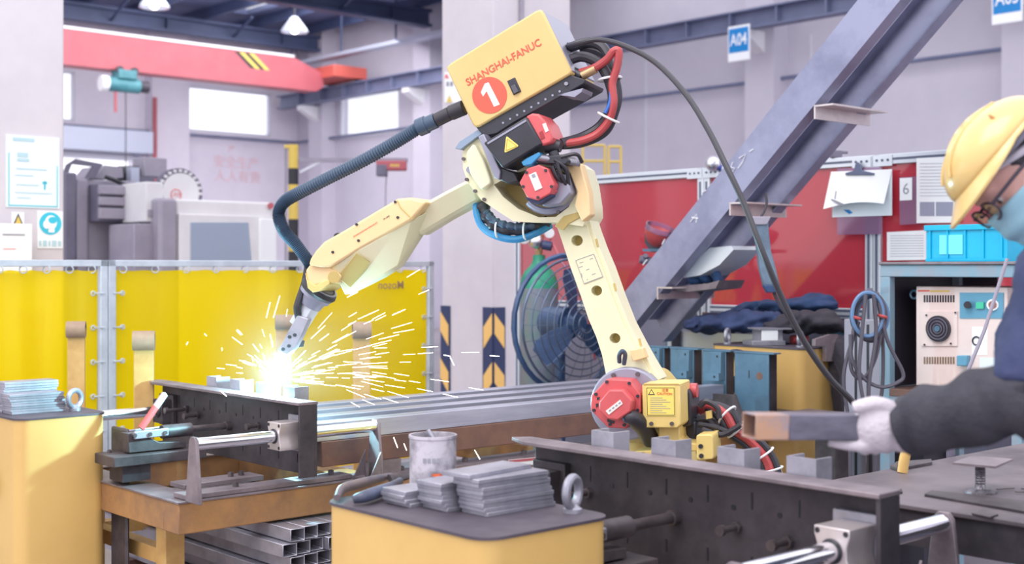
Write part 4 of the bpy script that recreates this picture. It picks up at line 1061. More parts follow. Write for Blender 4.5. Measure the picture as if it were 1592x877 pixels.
text_mesh('lettering', '注意', rp(1034,606.5,0.1725), -RE, (0,0,1), 0.0095, m_redprint, stk, 0.0004)
text_mesh('lettering', 'CAUTION', rp(1033,612.2,0.1725), -RE, (0,0,1), 0.0075, m_redprint, stk, 0.0004, bold=0.01)
for k in range(8):
    yy = 618.5+3.3*k
    part('print_line', MB().cyl(rp(1011,yy,0.1722), rp(1030+12*((k*7) % 3)/2,yy,0.1722), 0.0009, n=4), m_grey_ink, stk)
for x, y in ((1012,659),(1044,659)):
    part('box_screw', rprism(circ(x,y,3.2,8), 0.176, 0.169), m_bolt, tb)
part('box_back', rprism([(1052,600),(1070,606),(1074,612),(1074,662),(1062,664),(1052,664)], 0.07, -0.06), m_rblk, rob, bev=0.006)
part('box_connector', rprism([(1056,660),(1082,655),(1082,688),(1056,688)], 0.03, -0.08), m_rblk, rob, bev=0.006)
part('red_button', MB().cyl(rp(1074,607,0.02), rp(1084,607,0.02), 0.022, n=18), m_rred, rob)
nk = [(1024,664),(1056,664),(1057,682),(1064,688),(1084,690),(1084,702),(1022,702)]
part('neck', rprism(nk, 0.12, 0.0), m_ry, rob, bev=0.004)
for pts, hs in (([(1082,676),(1108,676),(1110,714),(1083,716)], ((1089,694),(1090,709))), ([(985,702),(1022,700),(1022,716),(987,715)], ((999,707),(1014,710)))):
    bk_ = part('floor_bracket', rprism(roundpoly(pts, 0.15), 0.14, 0.02), m_ry, rob, bev=0.003)
    for x, y in hs:
        part('bracket_bolt', rprism(circ(x,y,3.6,10), 0.144, 0.139), m_rblk, bk_)

# elbow casting with the recessed motor bay
el = [(719,238),(727,224),(736,212),(748,210),(757,232),(770,275),(800,268),(830,252),(860,250),(888,251),(901,260),(909,285),(914,318),(915,336),(906,352),(862,346),(827,346),(798,344),(772,327),(748,311),(727,283),(720,262)]
bay = [(768,287),(795,272),(835,258),(868,260),(886,276),(894,300),(884,322),(864,337),(838,338),(806,325),(782,306)]
ec = part('elbow_casting', MB().plate_holes(rpoly(el, 0.09), [rpoly(bay, 0.09)], RN*-0.17, 0.6), m_rarctint, rob)
bevel(ec, 0.006, 2, 50)
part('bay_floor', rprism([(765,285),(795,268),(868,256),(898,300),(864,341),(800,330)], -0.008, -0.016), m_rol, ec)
part('casting_ear', rprism(roundpoly([(724,238),(736,222),(752,250),(764,285),(748,296),(730,270)]), 0.12, 0.085), m_rarctint, ec, bev=0.006)
part('pivot_cap', rprism(circ(730,264,5.5,14), 0.105, 0.088), m_rgrey, ec)
for x, y in ((720,247),(725,279),(738,297),(752,310),(867,330),(899,268)):
    part('casting_bolt', rprism(circ(x,y,2.8,8), 0.098, 0.088), m_bolt, ec)
part('bracket_wing', rprism([(868,250),(902,255),(915,300),(918,334),(905,345),(893,320),(897,298),(886,270)], 0.115, 0.06), m_rtan, ec, bev=0.004)
part('wing_patch', rprism([(862,352),(876,336),(898,330),(902,338),(884,348),(876,358)], 0.095, 0.088), m_rol, ec, bev=0.002)
# elbow motor: red octagon, grey body, bearing ring
part('bearing_ring', MB().tube([rp(852+40*math.cos(R(a_)), 290+39*math.sin(R(a_)), 0.085) for a_ in range(-60, 150, 10)], 0.012, 8), m_rgrey, rob)
em = part('elbow_motor', rprism([(807,284),(819,262),(837,256),(851,262),(862,287),(856,301),(836,312),(819,307)], 0.20, 0.15), m_rred, rob, bev=0.004)
part('motor_body', rprism([(818,300),(845,262),(880,272),(888,300),(872,318),(846,322)], 0.15, 0.0), m_rgrey, em, bev=0.006)
part('motor_label', rprism([(822,272),(833,267),(843,292),(832,297)], 0.2025, 0.1995), m_label, em)
part('label_mark', rprism([(826,272),(831,270),(833,275),(828,277)], 0.2032, 0.202), m_grey_ink, em)
for x, y in ((818,268),(848,265),(857,290),(836,307),(813,290)):
    part('motor_screw', rprism(circ(x,y,2.4,8), 0.203, 0.199), m_rblk, em)
part('red_lug', rprism([(852,286),(862,284),(864,298),(856,304)], 0.17, 0.12), m_rred, em, bev=0.003)
part('motor_foot', rprism([(819,304),(836,311),(856,300),(857,305),(836,318),(818,310)], 0.19, 0.14), m_navy, em)
# wrist drive motor (black, red cap, warning triangle)
wm = part('wrist_motor', rprism([(751,222),(818,181),(843,224),(781,262)], 0.21, 0.06), m_rblk, rob, bev=0.006)
part('motor_cap', rprism([(817,181),(827,176),(837,177),(849,190),(859,214),(857,222),(842,227)], 0.20, 0.07), m_rred, wm, bev=0.006)
part('cap_label', rprism([(843,193),(848,191),(853,203),(848,206)], 0.202, 0.199), m_label, wm)
part('cap_recess', rprism([(838,206),(843,203),(847,214),(841,217)], 0.202, 0.199), mat('motor_red_dark', (160,50,58), 0.5), wm)
part('groove', rprism([(757,222),(817,186),(818.5,188.5),(758.5,224.5)], 0.212, 0.209), m_rgrey, wm)
part('warning_triangle', rprism(roundpoly([(784,238),(787,211),(807,227)], 0.12, 2), 0.2125, 0.2095), m_signy, wm)
part('triangle_line', MB().tube([rp(x,y,0.213) for x, y in ((786.5,234),(788.5,215.5),(803.5,227))], 0.0016, 5, closed=True), m_rol, wm)
part('mount_flange', rprism([(743,212),(752,208),(778,266),(776,280),(768,276)], 0.16, 0.02), m_rgrey, rob, bev=0.003)
part('motor_bracket', rprism([(772,262),(784,262),(800,268),(806,282),(790,286),(775,279)], 0.15, 0.03), m_rblk, rob, bev=0.004)
part('motor_plug', MB().cyl(rp(850,225,0.15), rp(872,228,0.15), 0.026, 0.018, n=14), m_rubber, rob)
part('solenoid_block', rprism([(828,243),(876,240),(884,250),(880,256),(834,254)], 0.18, 0.06), m_rblk, rob, bev=0.004)
part('cylinder_valve', MB().cyl(rp(830,244,0.19), rp(902,254,0.13), 0.011, n=14), m_bare, rob)
part('valve_fitting', MB().cyl(rp(860,236,0.16), rp(868,262,0.16), 0.016, n=12), m_rubber, rob)
for k, (c0_, c1_, c2_) in enumerate([((862,248),(880,262),(884,288)), ((866,252),(872,272),(882,290)), ((872,244),(896,240),(905,252)), ((858,258),(866,276),(878,284))]):
    part('sensor_cable', MB().tube(smooth_path([rp(*c0_,0.18), rp(*c1_,0.17), rp(*c2_,0.14)]), 0.006, 8), m_rubber, rob)
part('blue_fitting', rprism([(810,252),(818,246),(838,236),(840,242),(826,256),(814,258)], 0.2, 0.14), mat('fitting_blue', (60,140,190), 0.4), rob, bev=0.003)

# hose loop hanging under the elbow
lp = smooth_path([rp(740,316,0.0), rp(742,336,0.02), rp(752,355,0.03), rp(775,368,0.04), rp(805,372,0.04), rp(835,362,0.03), rp(856,350,0.0)])
part('loop_conduit', MB().tube(lp, 0.012, 10), mat('conduit_blue', (50,130,180), 0.4), rob)
lp2 = smooth_path([rp(750,318,0.0), rp(758,338,0.02), rp(772,352,0.03), rp(800,358,0.03), rp(830,352,0.02), rp(852,346,0.0)])
part('loop_sheath', MB().tube(lp2, lambda t: 0.02+0.004*math.sin(40*t), 10), m_rubber, rob)
lp3 = smooth_path([rp(756,330,0.03), rp(770,344,0.05), rp(800,352,0.05), rp(832,350,0.04)])
part('loop_sheath', MB().tube(lp3, lambda t: 0.012+0.003*math.sin(55*t), 8), m_hose_b, rob)
for x, y in ((775,356),(818,358)):
    part('cable_tie', MB().torus(rp(x,y,0.04), rp(x+10,y,0.04)-rp(x,y,0.04), 0.03, 0.003, 18, 6), m_tie, rob)

# forearm: round tube, faceted housing, cover, wrist fork
def facet(front, back_off, m, name, parent, bev=0.004):
    """front outline given as (x, y, off); straight back to back_off"""
    f = [rp(x, y, o) for x, y, o in front]; b_ = [p - RN*((p - R0).dot(RN) - back_off) for p in f]
    return part(name, MB().loft([f, b_]), m, parent, bev=bev)
fa1 = facet([(650,320,0.05),(690,298,0.06),(726,279,0.06),(738,288,0.06),(746,312,0.02),(700,338,0.01),(652,367,0.01),(640,352,0.03)], -0.06, m_rarctint, 'forearm_tube', rob, 0.012)
fh = MB()
# ridge line and lower edge of the housing, front half; mirrored behind
up_ = [(513,413,0.075),(555,389,0.085),(600,364,0.085),(640,341,0.075),(662,330,0.05)]
lo_ = [(536,459,0.02),(560,447,0.025),(590,432,0.025),(617,415,0.025),(646,368,0.02)]
L0 = [rp(*p) for p in up_]; L1 = [rp(*p) for p in lo_]
L2 = [p - RN*(2*((p-R0).dot(RN)) + 0.0) for p in L1]; L3 = [p - RN*(2*((p-R0).dot(RN))) for p in L0]
part('forearm_housing', fh.loft([[L0[i], L1[i], L2[i], L3[i]] for i in range(5)]), m_rarctint, rob, bev=0.005)
part('housing_recess', MB().loft([[rp(524,430,0.066), rp(540,445,0.042), rp(545,448,0.03), rp(528,434,0.05)], [rp(554,392,0.09), rp(576,407,0.068), rp(570,420,0.05), rp(556,420,0.05)]]), m_rol, rob, bev=0.003)
cv = [(479,412),(482,402),(490,390),(503,376),(540,355),(580,331),(617,309),(638,307),(663,314),(650,330),(640,342),(600,365),(560,387),(525,409),(513,416),(496,416)]
fcv = part('forearm_cover', rprism(cv, 0.088, -0.088), m_rtan, rob, bev=0.008)
part('cover_seam', MB().tube([rp(x,y,0.0895) for x, y in ((617,311),(622,322),(641,341))], 0.0016, 5), m_rol, fcv)
for x, y in ((554,349),(557,374),(614,314),(618,338),(517,392)):
    part('cover_screw', rprism(circ(x,y,2.2,8), 0.091, 0.087), m_rblk, fcv)
text_mesh('lettering', 'SHANGHAI-FANUC', rp(568,357,0.0892), rp(600,338,0.0892)-rp(540,374,0.0892), (0,0,1), 0.0055, m_redprint, fcv, 0.0003, width=0.10)
text_mesh('lettering', 'M-10iA', rp(601,338,0.0892), rp(612,331,0.0892)-rp(590,345,0.0892), (0,0,1), 0.006, m_dark, fcv, 0.0003)
part('cover_lug', rprism([(516,374),(520,364),(524,362),(527,369)], 0.06, 0.04), m_rblk, rob)
# wrist
part('wrist_block', rprism(roundpoly([(475,420),(482,411),(510,412),(520,420),(531,428),(524,442),(513,437),(500,441),(484,446),(477,436)], 0.2, 2), 0.07, -0.07), m_rtan, rob, bev=0.006)
part('wrist_plate', rprism([(474,424),(478,436),(490,444),(505,436),(514,436),(512,442),(498,452),(486,455),(478,448)], 0.075, -0.05), m_ry, rob, bev=0.003)
part('wrist_knuckle', MB().cyl(rp(519,431,0.085), rp(519,431,-0.085), 0.02, n=20), m_rol, rob)
part('wrist_ring', MB().cyl(rp(500,444,0.0), rp(489,460,0.0), 0.062, 0.058, n=28), m_rgrey, rob)
part('rotary_joint', MB().torus(rp(496,450,0.0), rp(500,444,0)-rp(489,460,0), 0.05, 0.018, 28, 8), m_rblk, rob)
part('wrist_flange', MB().cyl(rp(492,458,0.0), rp(482,474,0.0), 0.048, 0.04, n=24), m_rgrey, rob)
part('wrist_hose', MB().tube(smooth_path([rp(480,408,0.0), rp(474,440,0.02), rp(464,470,0.04), rp(462,482,0.04), rp(466,500,0.02)]), 0.013, 10), m_rubber, rob)
# torch: clamp block, plate, neck, nozzle
part('torch_clamp', MB().beam(rp(489,466,0.0), rp(464,506,0.0), 0.05, 0.06, RN), m_alu, rob, bev=0.004)
tp_ = [(462,490),(480,496),(470,520),(459,541),(446,553),(432,546),(446,518)]
tpl = part('torch_bracket', rprism(tp_, 0.045, 0.02), m_bare, rob, bev=0.003)
for x, y in ((450,524),(458,521),(440,543),(449,538)):
    part('bracket_hole', rprism(circ(x,y,2.8,10), 0.047, 0.0445), m_rblk, tpl)
part('torch_body', MB().cyl(rp(474,492,0.0), rp(441,549,0.0), 0.022, n=16), m_rgrey, rob)
part('bracket_lug', rprism([(458,528),(465,531),(463,540),(456,541)], 0.02, -0.02), m_steel, rob)
part('torch_neck', MB().cyl(rp(442,548,0.0), rp(436,562,0.0), 0.017, 0.013, n=16), m_bare, rob)
TIP = rp(431, 593, 0.0)
part('torch_nozzle', MB().tube([rp(438,558,0.0), rp(435,574,0.0), rp(432.5,586,0.0)], lambda t: 0.0135-0.004*t, 16), m_rgrey, rob)
part('wire_tip', MB().cyl(rp(432.5,586,0.0), rp(431.5,592,0.0), 0.003, n=8), m_brass, rob)

# ------------------------------------------------------------------ wire feeder with the big yellow cover
fo = 0.13
cvp = [(693,105),(700,98),(832,17),(840,14),(845,20),(888,110),(886,116),(745,197),(738,198),(734,193)]
fc_ = part('feeder_cover', rprism(cvp, fo, fo-0.26), m_cover, rob, bev=0.008)
xdir = rp(842,63,fo)-rp(722,130,fo); ydir = rp(692,104,fo)-rp(738,198,fo)
ydir = (ydir - xdir.normalized()*ydir.dot(xdir.normalized())).normalized()
text_mesh('lettering', 'SHANGHAI-FANUC', rp(782,97,fo+0.001), xdir, ydir, 0.024, m_redprint, fc_, 0.0006, width=(rp(839,64,fo)-rp(725,130,fo)).length, bold=0.012)
part('number_disc', rprism(circ(761,148,27,40,28.5), fo+0.0015, fo-0.001), m_redprint, fc_)
part('number_one', rprism([(753.5,130),(759.5,128),(777,162.5),(768,166),(756.5,142),(751,150),(747.5,143.5)], fo+0.0024, fo+0.001), m_label, fc_, smooth=0)
part('end_panel', rprism([(841,15),(846,17.5),(890.5,110),(887,114)], fo-0.012, fo-0.255), m_rgrey, fc_, bev=0.002)
lt = part('cover_latch', rprism([(788,126),(800,120),(810,142),(798,148)], fo+0.004, fo-0.002), m_rblk, fc_, bev=0.002)
part('latch_key', rprism([(794,134),(800,131),(806,142),(799,146)], fo+0.010, fo+0.003), mat('latch_grey', (84,82,92), 0.4), lt, bev=0.001)
fr2 = part('feeder_frame', rprism([(740,198),(886,116),(910,124),(908,130),(892,139),(800,190),(772,208),(752,212)], fo-0.01, fo-0.22), m_rblk, rob, bev=0.003)
for k in range(9):
    t_ = k/8; x, y = 782+88*t_, 191-49*t_
    part('frame_hole', rprism(circ(x, y, 1.8, 8), fo-0.0085, fo-0.0105), m_rgrey, fr2)
part('frame_end', rprism([(866,148),(906,137),(904,143),(893,151),(882,149)], fo-0.01, fo-0.12), m_rgrey, fr2)
part('frame_bolt', rprism(circ(880,130,3,10), fo-0.004, fo-0.011), m_bare, fr2)
part('feeder_foot', rprism([(707,231),(714,220),(742,202),(767,188),(772,191),(768,197),(738,216),(716,233)], fo-0.02, fo-0.14), mat('foot_grey', (140,156,176), 0.4, metal=0.4), rob, bev=0.002)
part('feeder_rear_plate', rprism([(880,70),(888,112),(884,114),(876,74)], 0.06, -0.09), m_rblk, rob)

# ------------------------------------------------------------------ hoses: corrugated conduit, feeder bundle
def hose(name, pts, r, m, parent=rob, n=10, sub=10):
    return part(name, MB().tube(smooth_path(pts, sub), r, n), m, parent)
cpth = smooth_path([rp(652,198,0.06), rp(610,224,0.06), rp(560,252,0.06), rp(510,277,0.06), rp(465,300,0.06), rp(442,314,0.06), rp(433,332,0.06), rp(441,358,0.06), rp(460,380,0.05), rp(478,404,0.03), rp(484,412,0.02)], 26)
part('corrugated_conduit', MB().tube(cpth, lambda t: 0.0208 + (0.0022 if int(round(t*(len(cpth)-1))) % 2 else -0.0018), 14), m_hose_b, rob, smooth=25)
for x0, y0, x1, y1, rr_ in ((722,167,700,176,0.025),(700,176,678,187,0.023),(678,187,660,195,0.026),(664,193,650,199,0.03)):
    part('conduit_fitting', MB().cyl(rp(x0,y0,0.06), rp(x1,y1,0.06), rr_, n=18), m_rubber if rr_ < 0.0255 else m_hose_b, rob, bev=0.003)
hose('feeder_cable', [rp(868,82,0.0), rp(892,72,0.02), rp(914,66,0.02), rp(935,72,0.03), rp(948,90,0.04)], 0.016, m_rubber)
hose('feeder_cable', [rp(880,95,0.06), rp(905,88,0.06), rp(930,98,0.06), rp(945,120,0.06), rp(953,150,0.06), rp(948,175,0.05), rp(932,198,0.04), rp(905,214,0.06), rp(872,224,0.12)], 0.017, m_rubber)
hose('feeder_cable', [rp(905,75,0.0), rp(935,82,0.02), rp(950,105,0.03), rp(960,145,0.03), rp(955,175,0.03), rp(940,205,0.03), rp(905,222,0.06), rp(866,226,0.1)], 0.015, m_rubber)
hose('red_water_hose', [rp(902,113,0.07), rp(925,105,0.08), rp(944,92,0.08), rp(954,80,0.08), rp(962,80,0.08), rp(959,105,0.08), rp(952,130,0.08), rp(954,160,0.08), rp(946,188,0.07), rp(928,208,0.07), rp(903,219,0.09), rp(872,224,0.12)], 0.0125, m_hose_r)
hose('blue_air_line', [rp(950,142,0.085), rp(948,160,0.085), rp(941,176,0.085)], 0.006, m_hose_bl)
part('brass_coupling', MB().cyl(rp(905,118,0.08), rp(926,107,0.08), 0.014, n=12), m_brass, rob)
part('cable_gland', MB().cyl(rp(870,84,0.0), rp(886,76,0.01), 0.022, n=14), m_rubber, rob)
part('cable_gland', MB().cyl(rp(882,110,0.06), rp(906,120,0.07), 0.02, n=14), m_rblk, rob)
for x, y, ax in ((948,123,(4,30)),(946,183,(-10,20))):
    p = rp(x, y, 0.05); part('cable_tie', MB().torus(p, rp(x+ax[0], y+ax[1], 0.05)-p, 0.036, 0.004, 20, 6), m_tie, rob)
# bundle behind the terminal box
bnd = [rp(1085,640,-0.05), rp(1105,632,-0.02), rp(1128,645,0.0), rp(1142,668,0.0), rp(1165,685,-0.02), rp(1185,706,-0.03), rp(1197,730,-0.03), rp(1204,770,-0.03)]
for k, (dx, dy, r_, m_) in enumerate([(0,0,0.014,m_hose_r), (10,-3,0.013,m_rubber), (-8,6,0.012,m_rubber), (5,9,0.011,m_rubber), (16,2,0.007,m_tie), (-3,-7,0.007,m_tie)]):
    q = [p + V((dx*0.002*min(1, i/2), 0.004*k, -dy*0.002*min(1, i/2))) for i, p in enumerate(bnd)]
    hose('base_cable', q, r_, m_)
for i in (2, 3, 5, 6):
    part('cable_tie', MB().torus(bnd[i] + V((0.005,0,0)), (bnd[i+1]-bnd[i-1]), 0.034, 0.0035, 20, 6), m_tie, rob)
for k, pts in enumerate([[(1084,646),(1096,655),(1104,672),(1106,690)], [(1084,652),(1100,652),(1112,668),(1108,684)], [(1086,660),(1112,664),(1135,672),(1150,664)], [(1088,632),(1098,624),(1115,634),(1118,650)], [(1092,668),(1120,676),(1140,668),(1152,660)]]):
    hose('base_cable', [rp(x, y, 0.0+0.012*k) for x, y in pts], 0.009, m_rubber)
part('cable_clip_plate', rprism([(1097,640),(1106,638),(1107,650),(1098,652)], 0.03, 0.02), m_ry, rob)
# long single cable arcing from the feeder to the right
gun = MB().tube(smooth_path([rp(872,76,0.0), px(905,66,3.95), px(935,62,3.92), px(975,73,3.85), px(1020,98,3.75), px(1065,145,3.6), px(1100,200,3.5), px(1130,260,3.4), px(1158,320,3.35), px(1185,390,3.3), px(1215,462,3.3), px(1250,530,3.3), px(1290,588,3.3), px(1330,632,3.32), px(1350,690,3.4), px(1352,760,3.5), px(1352,900,3.7)], 10), 0.0082, 10)
part('supply_cable', gun, m_rubber, rob, label='long black cable arcing away to the right')
# ================================================================== right side: clamp row, far cabinet, red screen, stair frame, bench
m_blue_arctint = mat('blue_steel_arc_tint', (96,132,156), 0.4, metal=0.35, col2=(84,116,140), scale=6)  # arc blue put into the grey stop plates; other blue parts share it
m_rfilm = film('red_screen_film', (216,82,98), (236,84,98), 0.22, 0.30, 0.07)
m_beam = mat('stringer_steel', (148,150,176), 0.42, metal=0.35, col2=(124,126,152), scale=3, bump=0.03)
m_beam_in = m_beam
m_chalk = mat('chalk', (206,206,214), 0.8)
# ------------------------------------------------------------------ far tube stop: row of bent clamp plates at the tube ends
ca_ = 4.66
cf = thing('tube_stop_row', 'row of bent steel stop plates at far tube ends, coloured with blue arc light', 'fixture', ab(ca_, 3.85, 0.61), HALL)
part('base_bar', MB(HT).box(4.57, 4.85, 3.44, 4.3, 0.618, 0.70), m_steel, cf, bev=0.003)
def bx(x, y=560): return toab(onA(x, y, ca_))[1]
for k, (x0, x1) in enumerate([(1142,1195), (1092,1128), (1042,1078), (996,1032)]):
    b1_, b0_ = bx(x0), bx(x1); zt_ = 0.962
    pl = part('stop_plate', MB(HT).box(ca_, ca_+0.008, b0_, b1_, 0.70, zt_), m_blue_arctint, cf, bev=0.002)
    part('top_lip', MB(HT).box(ca_-0.004, ca_+0.05, b0_-0.03, b1_, zt_, zt_+0.006), m_blue_arctint, pl)
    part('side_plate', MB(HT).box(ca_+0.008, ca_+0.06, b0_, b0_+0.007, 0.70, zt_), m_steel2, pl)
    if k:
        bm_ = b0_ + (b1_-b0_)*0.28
        br = part('stop_bracket', MB(HT).box(ca_-0.03, ca_-0.001, b0_+0.004, bm_+0.03, 0.83, zt_-0.002), m_blue_arctint, pl, bev=0.002)
        part('bracket_foot', MB(HT).box(ca_-0.05, ca_-0.031, b0_, bm_+0.035, 0.83, 0.865), m_blue_arctint, br)
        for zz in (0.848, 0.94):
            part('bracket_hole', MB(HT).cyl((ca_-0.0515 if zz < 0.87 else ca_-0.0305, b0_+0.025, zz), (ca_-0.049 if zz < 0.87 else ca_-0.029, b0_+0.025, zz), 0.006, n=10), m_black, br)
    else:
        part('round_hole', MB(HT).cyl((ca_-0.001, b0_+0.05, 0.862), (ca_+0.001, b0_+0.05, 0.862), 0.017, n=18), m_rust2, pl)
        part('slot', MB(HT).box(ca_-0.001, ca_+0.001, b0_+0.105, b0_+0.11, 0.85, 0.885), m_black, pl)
part('angle_shelf', MB().prism([onA(x, y, 4.4) for x, y in ((1108,612),(1142,614),(1155,650),(1108,652))], UA*0.012), m_steel, cf)
part('plate_ledge', MB(HT).box(4.5, 4.84, 2.95, 3.40, 0.70, 0.715), m_plate, cf)
part('ledge_leg', MB(HT).box(4.6, 4.7, 3.1, 3.2, 0.0, 0.70), m_steel, cf)

# ------------------------------------------------------------------ far yellow cabinet with lifting eyes and small parts on top
zt_c = 0.975
cabR = cabinet(4.92, 5.27, 3.50, 4.03, zt_c, 'yellow cabinet with two lifting eyes behind the tube ends', [(4.965, 3.96), (5.0, 3.56)])
part('side_wheel', MB(HT).torus((4.9, 3.85, 0.79), (1,0,0), 0.15, 0.018, 40, 8), m_dark, cabR)
part('wheel_hub', MB(HT).cyl((4.88, 3.85, 0.79), (4.92, 3.85, 0.79), 0.04, n=18), m_dark, cabR)
dv = onA(1195, 524, 5.06)
dz_ = V((dv.x, dv.y, zt_c))
mtp = thing('steel_bracket', 'small bent bare-metal bracket standing on the far yellow cabinet', 'bracket', dz_, HALL)
Td = Matrix.Translation(dz_) @ Matrix.Rotation(HALL-0.5, 4, 'Z')
part('base', MB(Td).box(-0.11, 0.06, -0.06, 0.06, 0.0, 0.022), m_bare, mtp, bev=0.002)
part('upright', MB().loft([[Td @ V(p) for p in ((-0.06,-0.055,z_), (0.05,-0.055+o,z_), (0.05,0.04+o,z_), (-0.06,0.055,z_))] for z_, o in ((0.022,0.0),(0.05,0.012),(0.075,0.004))]), m_bare, mtp)
part('top_lip', MB(Td).box(-0.08, 0.09, -0.065, 0.065, 0.075, 0.082), m_bare, mtp)
part('bright_face', MB(Td).box(-0.062, 0.02, -0.060, -0.055, 0.024, 0.073), m_paper, mtp)
rc = onA(1240, 524, 5.2); rc = V((rc.x, rc.y, zt_c))
solo('red_plug', MB().cyl(rc + V((-0.03,0,0.022)), rc + V((0.05,0.02,0.022)), 0.022, n=16), m_hose_r, 'small red plug lying behind the right lifting eye', 'plug')
# sheet metal cover hanging on the cabinet's right side
sh = [(1268,528),(1292,520),(1303,520),(1303,562),(1284,562),(1284,538),(1268,538)]
solo('sheet_cover', MB().prism([onB(x, y, 3.47) for x, y in sh], UB*0.02), m_plate, 'grey folded sheet hooked over the right corner of the far cabinet', 'cover')

# ------------------------------------------------------------------ red welding screen with slotted aluminium frame
fs_a = 5.75; zf = 1.92
def sb_(x): return toab(onA(x, 415, fs_a))[1]
def profile(mb, p0, p1, w, t):
    mb.beam(p0, p1, w, t, (0,0,1)); return mb
def rail(parent, name, b0, b1, z0, z1, a=fs_a):
    o = part(name, MB(HT).box(a, a+0.04, b0, b1, z0, z1), m_alu, parent, bev=0.003)
    n = max(1, round((z1-z0)/0.035))
    for i in range(n):
        zc_ = z0 + (z1-z0)*(i+0.5)/n
        part('slot', MB(HT).box(a-0.0012, a+0.001, b0+0.005, b1-0.005, zc_-0.006, zc_+0.006), m_slot, o)
    return o
def post(parent, b, n, z0=0.0, z1=zf):
    w = 0.042
    o = part('post', MB(HT).box(fs_a, fs_a+0.05, b-w*n/2, b+w*n/2, z0, z1), m_alu, parent, bev=0.003)
    for i in range(n):
        bc_ = b - w*n/2 + w*(i+0.5)
        part('slot', MB(HT).box(fs_a-0.0012, fs_a+0.001, bc_-0.007, bc_+0.007, z0+0.01, z1-0.08), m_slot, o)
    return o
def screen(b0, b1, label, pieces):
    t = thing('red_welding_screen', label, 'welding screen', ab(fs_a, (b0+b1)/2, 0), HALL, 'red see-through welding screens')
    rail(t, 'top_rail', b0+0.002, b1-0.002, zf-0.052, zf)
    rail(t, 'middle_rail', b0+0.045, b1-0.045, 1.08, 1.135)
    rail(t, 'bottom_rail', b0+0.045, b1-0.045, 0.10, 0.14)
    part('screen_film', MB(HT).box(fs_a+0.018, fs_a+0.024, b0+0.045, b1-0.045, 1.135, zf-0.052), m_rfilm, t, smooth=0, label='glossy red see-through sheet')
    part('lower_panel', MB(HT).box(fs_a+0.018, fs_a+0.024, b0+0.045, b1-0.045, 0.14, 1.08), mat('lower_panel_grey', (120,120,140), 0.5), t, smooth=0)
    post(t, b1-0.022, 1); post(t, b0+0.022, 1)
    for b in (b0+0.06, b1-0.06):
        cpl = part('corner_plate', MB(HT).box(fs_a-0.006, fs_a-0.0015, b-0.055, b+0.055, zf-0.06, zf-0.004), m_alu, t)
        for k in (-0.032, 0.0, 0.032): part('plate_screw', MB(HT).cyl((fs_a-0.009, b+k, zf-0.03), (fs_a-0.006, b+k, zf-0.03), 0.007, n=10), m_slot, cpl)
    return t
bP1, bP2 = sb_(1093), sb_(1356)
screen(bP1, sb_(800), 'red see-through welding screen behind the robot arm', 0)
screen(bP2, bP1-0.002, 'red see-through welding screen behind the stair frame and folded clothes', 0)
screen(sb_(1700), bP2-0.002, 'red see-through welding screen carrying the paper notices', 0)
# small lamp on top of the rail
lq = onA(1109, 254, fs_a-0.03)
sl_ = thing('round_mirror', 'small round lens mounted at the screen top beside the stair frame', 'lens', lq)
part('lens', MB().ell(lq, (0.04,0.025,0.04), 20, 12), m_chrome, sl_)
part('bezel', MB().torus(lq, (0,1,0), 0.04, 0.006, 24, 8), m_mgrey, sl_)
part('mount', MB().cyl(lq + V((0.02,0.0,-0.02)), lq + V((0.06,0.02,-0.03)), 0.018, n=12), mat('mount_blue', (60,70,150), 0.5), sl_)
cq = onA(1300, 236, fs_a+0.02); cq = V((cq.x, cq.y, zf))
cl_ = thing('rail_clamp', 'small dark clamp sitting on the screen top rail', 'clamp', cq)
part('body', MB().obox(cq + V((0,0,0.02)), (0.028,0,0), (0,0.02,0), (0,0,0.02)), m_mgrey2, cl_, bev=0.005)
part('screw', MB().cyl(cq + V((0.02,0,0.03)), cq + V((0.06,0,0.03)), 0.008, n=10), m_mgrey2, cl_)

# ------------------------------------------------------------------ papers, clipboard
def sheet(name, label, cat, pts, a, m, th=0.002, group=None):
    p = [onA(x, y, a) for x, y in pts]
    return solo(name, MB().prism(p, -UA*th), m, label, cat, group, smooth=0)
pz = fs_a - 0.012
m_sleeve = film('plastic_sleeve', (206,170,206), (235,215,235), 0.6, 0.2, 0.1)
cbt = thing('clipboard', 'clear clipboard with curled white papers hung on the screen post', 'clipboard', onA(1337, 362, pz), HALL)
part('board', MB().prism([onA(x, y, pz) for x, y in ((1302,262),(1371,260),(1371,364),(1302,365))], -UA*0.003), m_sleeve, cbt, smooth=0)
part('rear_sheet', MB().prism([onA(x, y, pz-0.006) for x, y in ((1294,268),(1387,264),(1387,335),(1294,338))], -UA*0.001), m_paper2, cbt, smooth=0)
N_ = 12; vs = []; fs = []
tl_, tr_, br_, bl_ = (1292,267), (1387,263), (1374,319), (1280,325)
for j in range(N_+1):
    for i in range(N_+1):
        u, v = i/N_, j/N_
        x = (tl_[0]*(1-u)+tr_[0]*u)*(1-v) + (bl_[0]*(1-u)+br_[0]*u)*v; y = (tl_[1]*(1-u)+tr_[1]*u)*(1-v) + (bl_[1]*(1-u)+br_[1]*u)*v - 7*v*v*math.sin(math.pi*u*0.9)
        vs.append(onA(x, y, pz-0.009-0.05*v*v))
for j in range(N_):
    for i in range(N_): k = j*(N_+1)+i; fs.append((k, k+1, k+N_+2, k+N_+1))
part('curled_sheet', MB().add(vs, fs), m_paper, cbt, smooth=180)
clip = [(1314,272),(1314,269),(1328,265),(1329,256),(1333,252),(1338,256),(1340,265),(1358,269),(1358,272)]
part('spring_clip', MB().prism([onA(x, y, pz-0.02) for x, y in clip], UA*0.012), mat('clip_steel', (92,100,126), 0.35, metal=0.5), cbt, bev=0.002)
